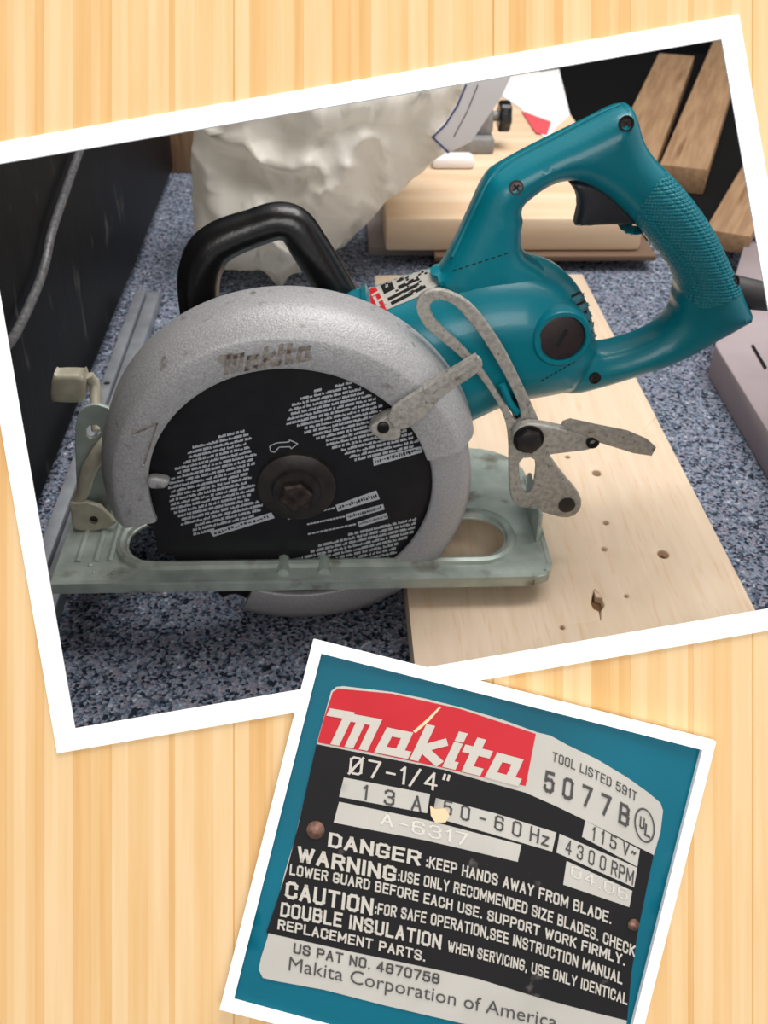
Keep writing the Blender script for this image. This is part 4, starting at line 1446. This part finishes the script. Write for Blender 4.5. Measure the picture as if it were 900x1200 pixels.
for q in ([(403, 911), (504, 930.5), (500.5, 953), (397.4, 933.7)], [(510.8, 935), (580, 953), (652, 975.6), (647, 998), (575, 977), (506.6, 957)], [(397.4, 939.5), (500, 961), (611, 990), (606.8, 1010), (500, 985), (391, 964)],
          [(686, 961.5), (749.9, 995.8), (746.8, 1015.7), (682, 980.7)], [(655.8, 977), (746.8, 1016.8), (743, 1040), (652, 999)], [(664, 1009), (741, 1044), (737.5, 1063), (660, 1036.7)]):
    skin('silver_field', q, 0.00066, M_silver, plate, 0.0002)
LP = line_map(LV, (386, 871), (606, 920), 38, up=(0.02, -1), shear=0.42, bulge=-3)
obj('logo_lettering', [cp(a, b, 0.0009) for a, b in LP], LF, M_ptext, plate)
T_ = lambda s, p0, p1, h, bulge=0.0, bold=0.015, m=M_ptext, **k: skin_text('lettering', s, p0, p1, h, m, plate, bulge, bold, **k)
UPV = (0.10, -1)
T_('\u00d87-1/4"', (407, 906), (526, 930), 21, 0, 0.0115, up=UPV)
T_('1  3  A', (424, 937), (494, 952), 18, 0, 0.013, M_pdark, up=UPV)
T_('5 0 - 6 0 Hz', (518, 954), (643, 993), 17.5, -1, 0.013, M_pdark, up=UPV)
T_('TOOL LISTED 591T', (647, 892), (746, 940), 11, -3, 0.013, M_pdark, up=UPV)
T_('5 0 7 7 B', (636, 927), (737, 971), 25, -3, 0.016, M_pdark, up=UPV)
T_('1 1 5 V~', (693, 984), (745, 1009), 16, -1, 0.013, M_pdark, up=UPV)
T_('4 3 0 0 RPM', (662, 1000), (742, 1038), 17, -1, 0.013, M_pdark, up=UPV)
T_('A-6317', (445, 966), (548, 992), 15, 0, 0.012, M_emb2, up=UPV)
T_('04.06', (668, 1026), (736, 1056), 13, 0, 0.012, M_emb2, up=UPV)
T_('DANGER', (384, 992), (493, 1015), 17, 0, 0.018, up=UPV)
T_(':KEEP HANDS AWAY FROM BLADE.', (499, 1016), (716, 1083), 13.5, -4, 0.0175, up=UPV)
T_('WARNING', (347, 1009), (464, 1034), 18, 0, 0.018, up=UPV)
T_(':USE ONLY RECOMMENDED SIZE BLADES. CHECK', (466, 1033), (744, 1122), 13.5, -10, 0.0175, up=UPV)
T_('LOWER GUARD BEFORE EACH USE. SUPPORT WORK FIRMLY.', (339, 1025), (732, 1132), 12.5, -10, 0.0175, up=UPV)
T_('CAUTION', (333, 1052), (437, 1073), 20, 0, 0.018, up=UPV)
T_(':FOR SAFE OPERATION,SEE INSTRUCTION MANUAL', (439, 1071), (729, 1154), 13.5, -9, 0.0175, up=UPV)
T_('DOUBLE INSULATION', (328, 1074), (517, 1113), 17, -2, 0.018, up=UPV)
T_('WHEN SERVICING, USE ONLY IDENTICAL', (524, 1115), (735, 1178), 13, -4, 0.0175, up=UPV)
T_('REPLACEMENT PARTS.', (325, 1089), (498, 1127), 12, -1, 0.0175, up=UPV)
T_('US PAT NO. 4870758', (343, 1117), (515, 1154), 12, 0, 0.016, M_pdark, up=UPV)
T_('Makita Corporation of America', (338, 1137), (652, 1206), 16, -1, -0.004, M_pdark, up=UPV)
# round listing mark
ring_o = [(755.5+12.3*math.cos(a)*0.97+1.5*math.sin(a), 967.5+20.5*math.sin(a)+2*math.cos(a)) for a in [2*math.pi*i/32 for i in range(32)]]
ring_i = [(755.5+10.6*math.cos(a)*0.97+1.3*math.sin(a), 967.5+18.4*math.sin(a)+1.8*math.cos(a)) for a in [2*math.pi*i/32 for i in range(32)]]
obj('listing_ring', [cp(a, b, 0.0009) for a, b in ring_o+ring_i], [(i, (i+1) % 32, 32+(i+1) % 32, 32+i) for i in range(32)], M_pdark, plate)
T_('U', (749, 970), (755, 973.5), 14, 0, 0.018, M_pdark, up=UPV)
T_('L', (755, 979), (762, 983), 14, 0, 0.018, M_pdark, up=UPV)
# paint chip, scratch and rivets
skin('paint_chip', [(504, 944), (510, 948), (522, 947), (527, 956), (522, 964), (510, 964), (505, 956)], 0.00098, M_chip, plate, 0.0003, 6)
skin('scratch', [(484, 857), (500, 843), (515, 828), (517, 829), (503, 845), (487, 859)], 0.00072, M_chip, plate, 0.0002, 6)
for q, r in (((370, 972), 10), ((742, 1083), 6.5)):
    c = cp(q[0], q[1], 0.0004)
    nrm = -(CR @ Vector((0.0, 0, -1)))
    V, Fs = disc_vf(c, nrm, r*0.39/1180, 0.0013, 20, 0.45)
    obj('rivet', V, Fs, M_rivet, plate)
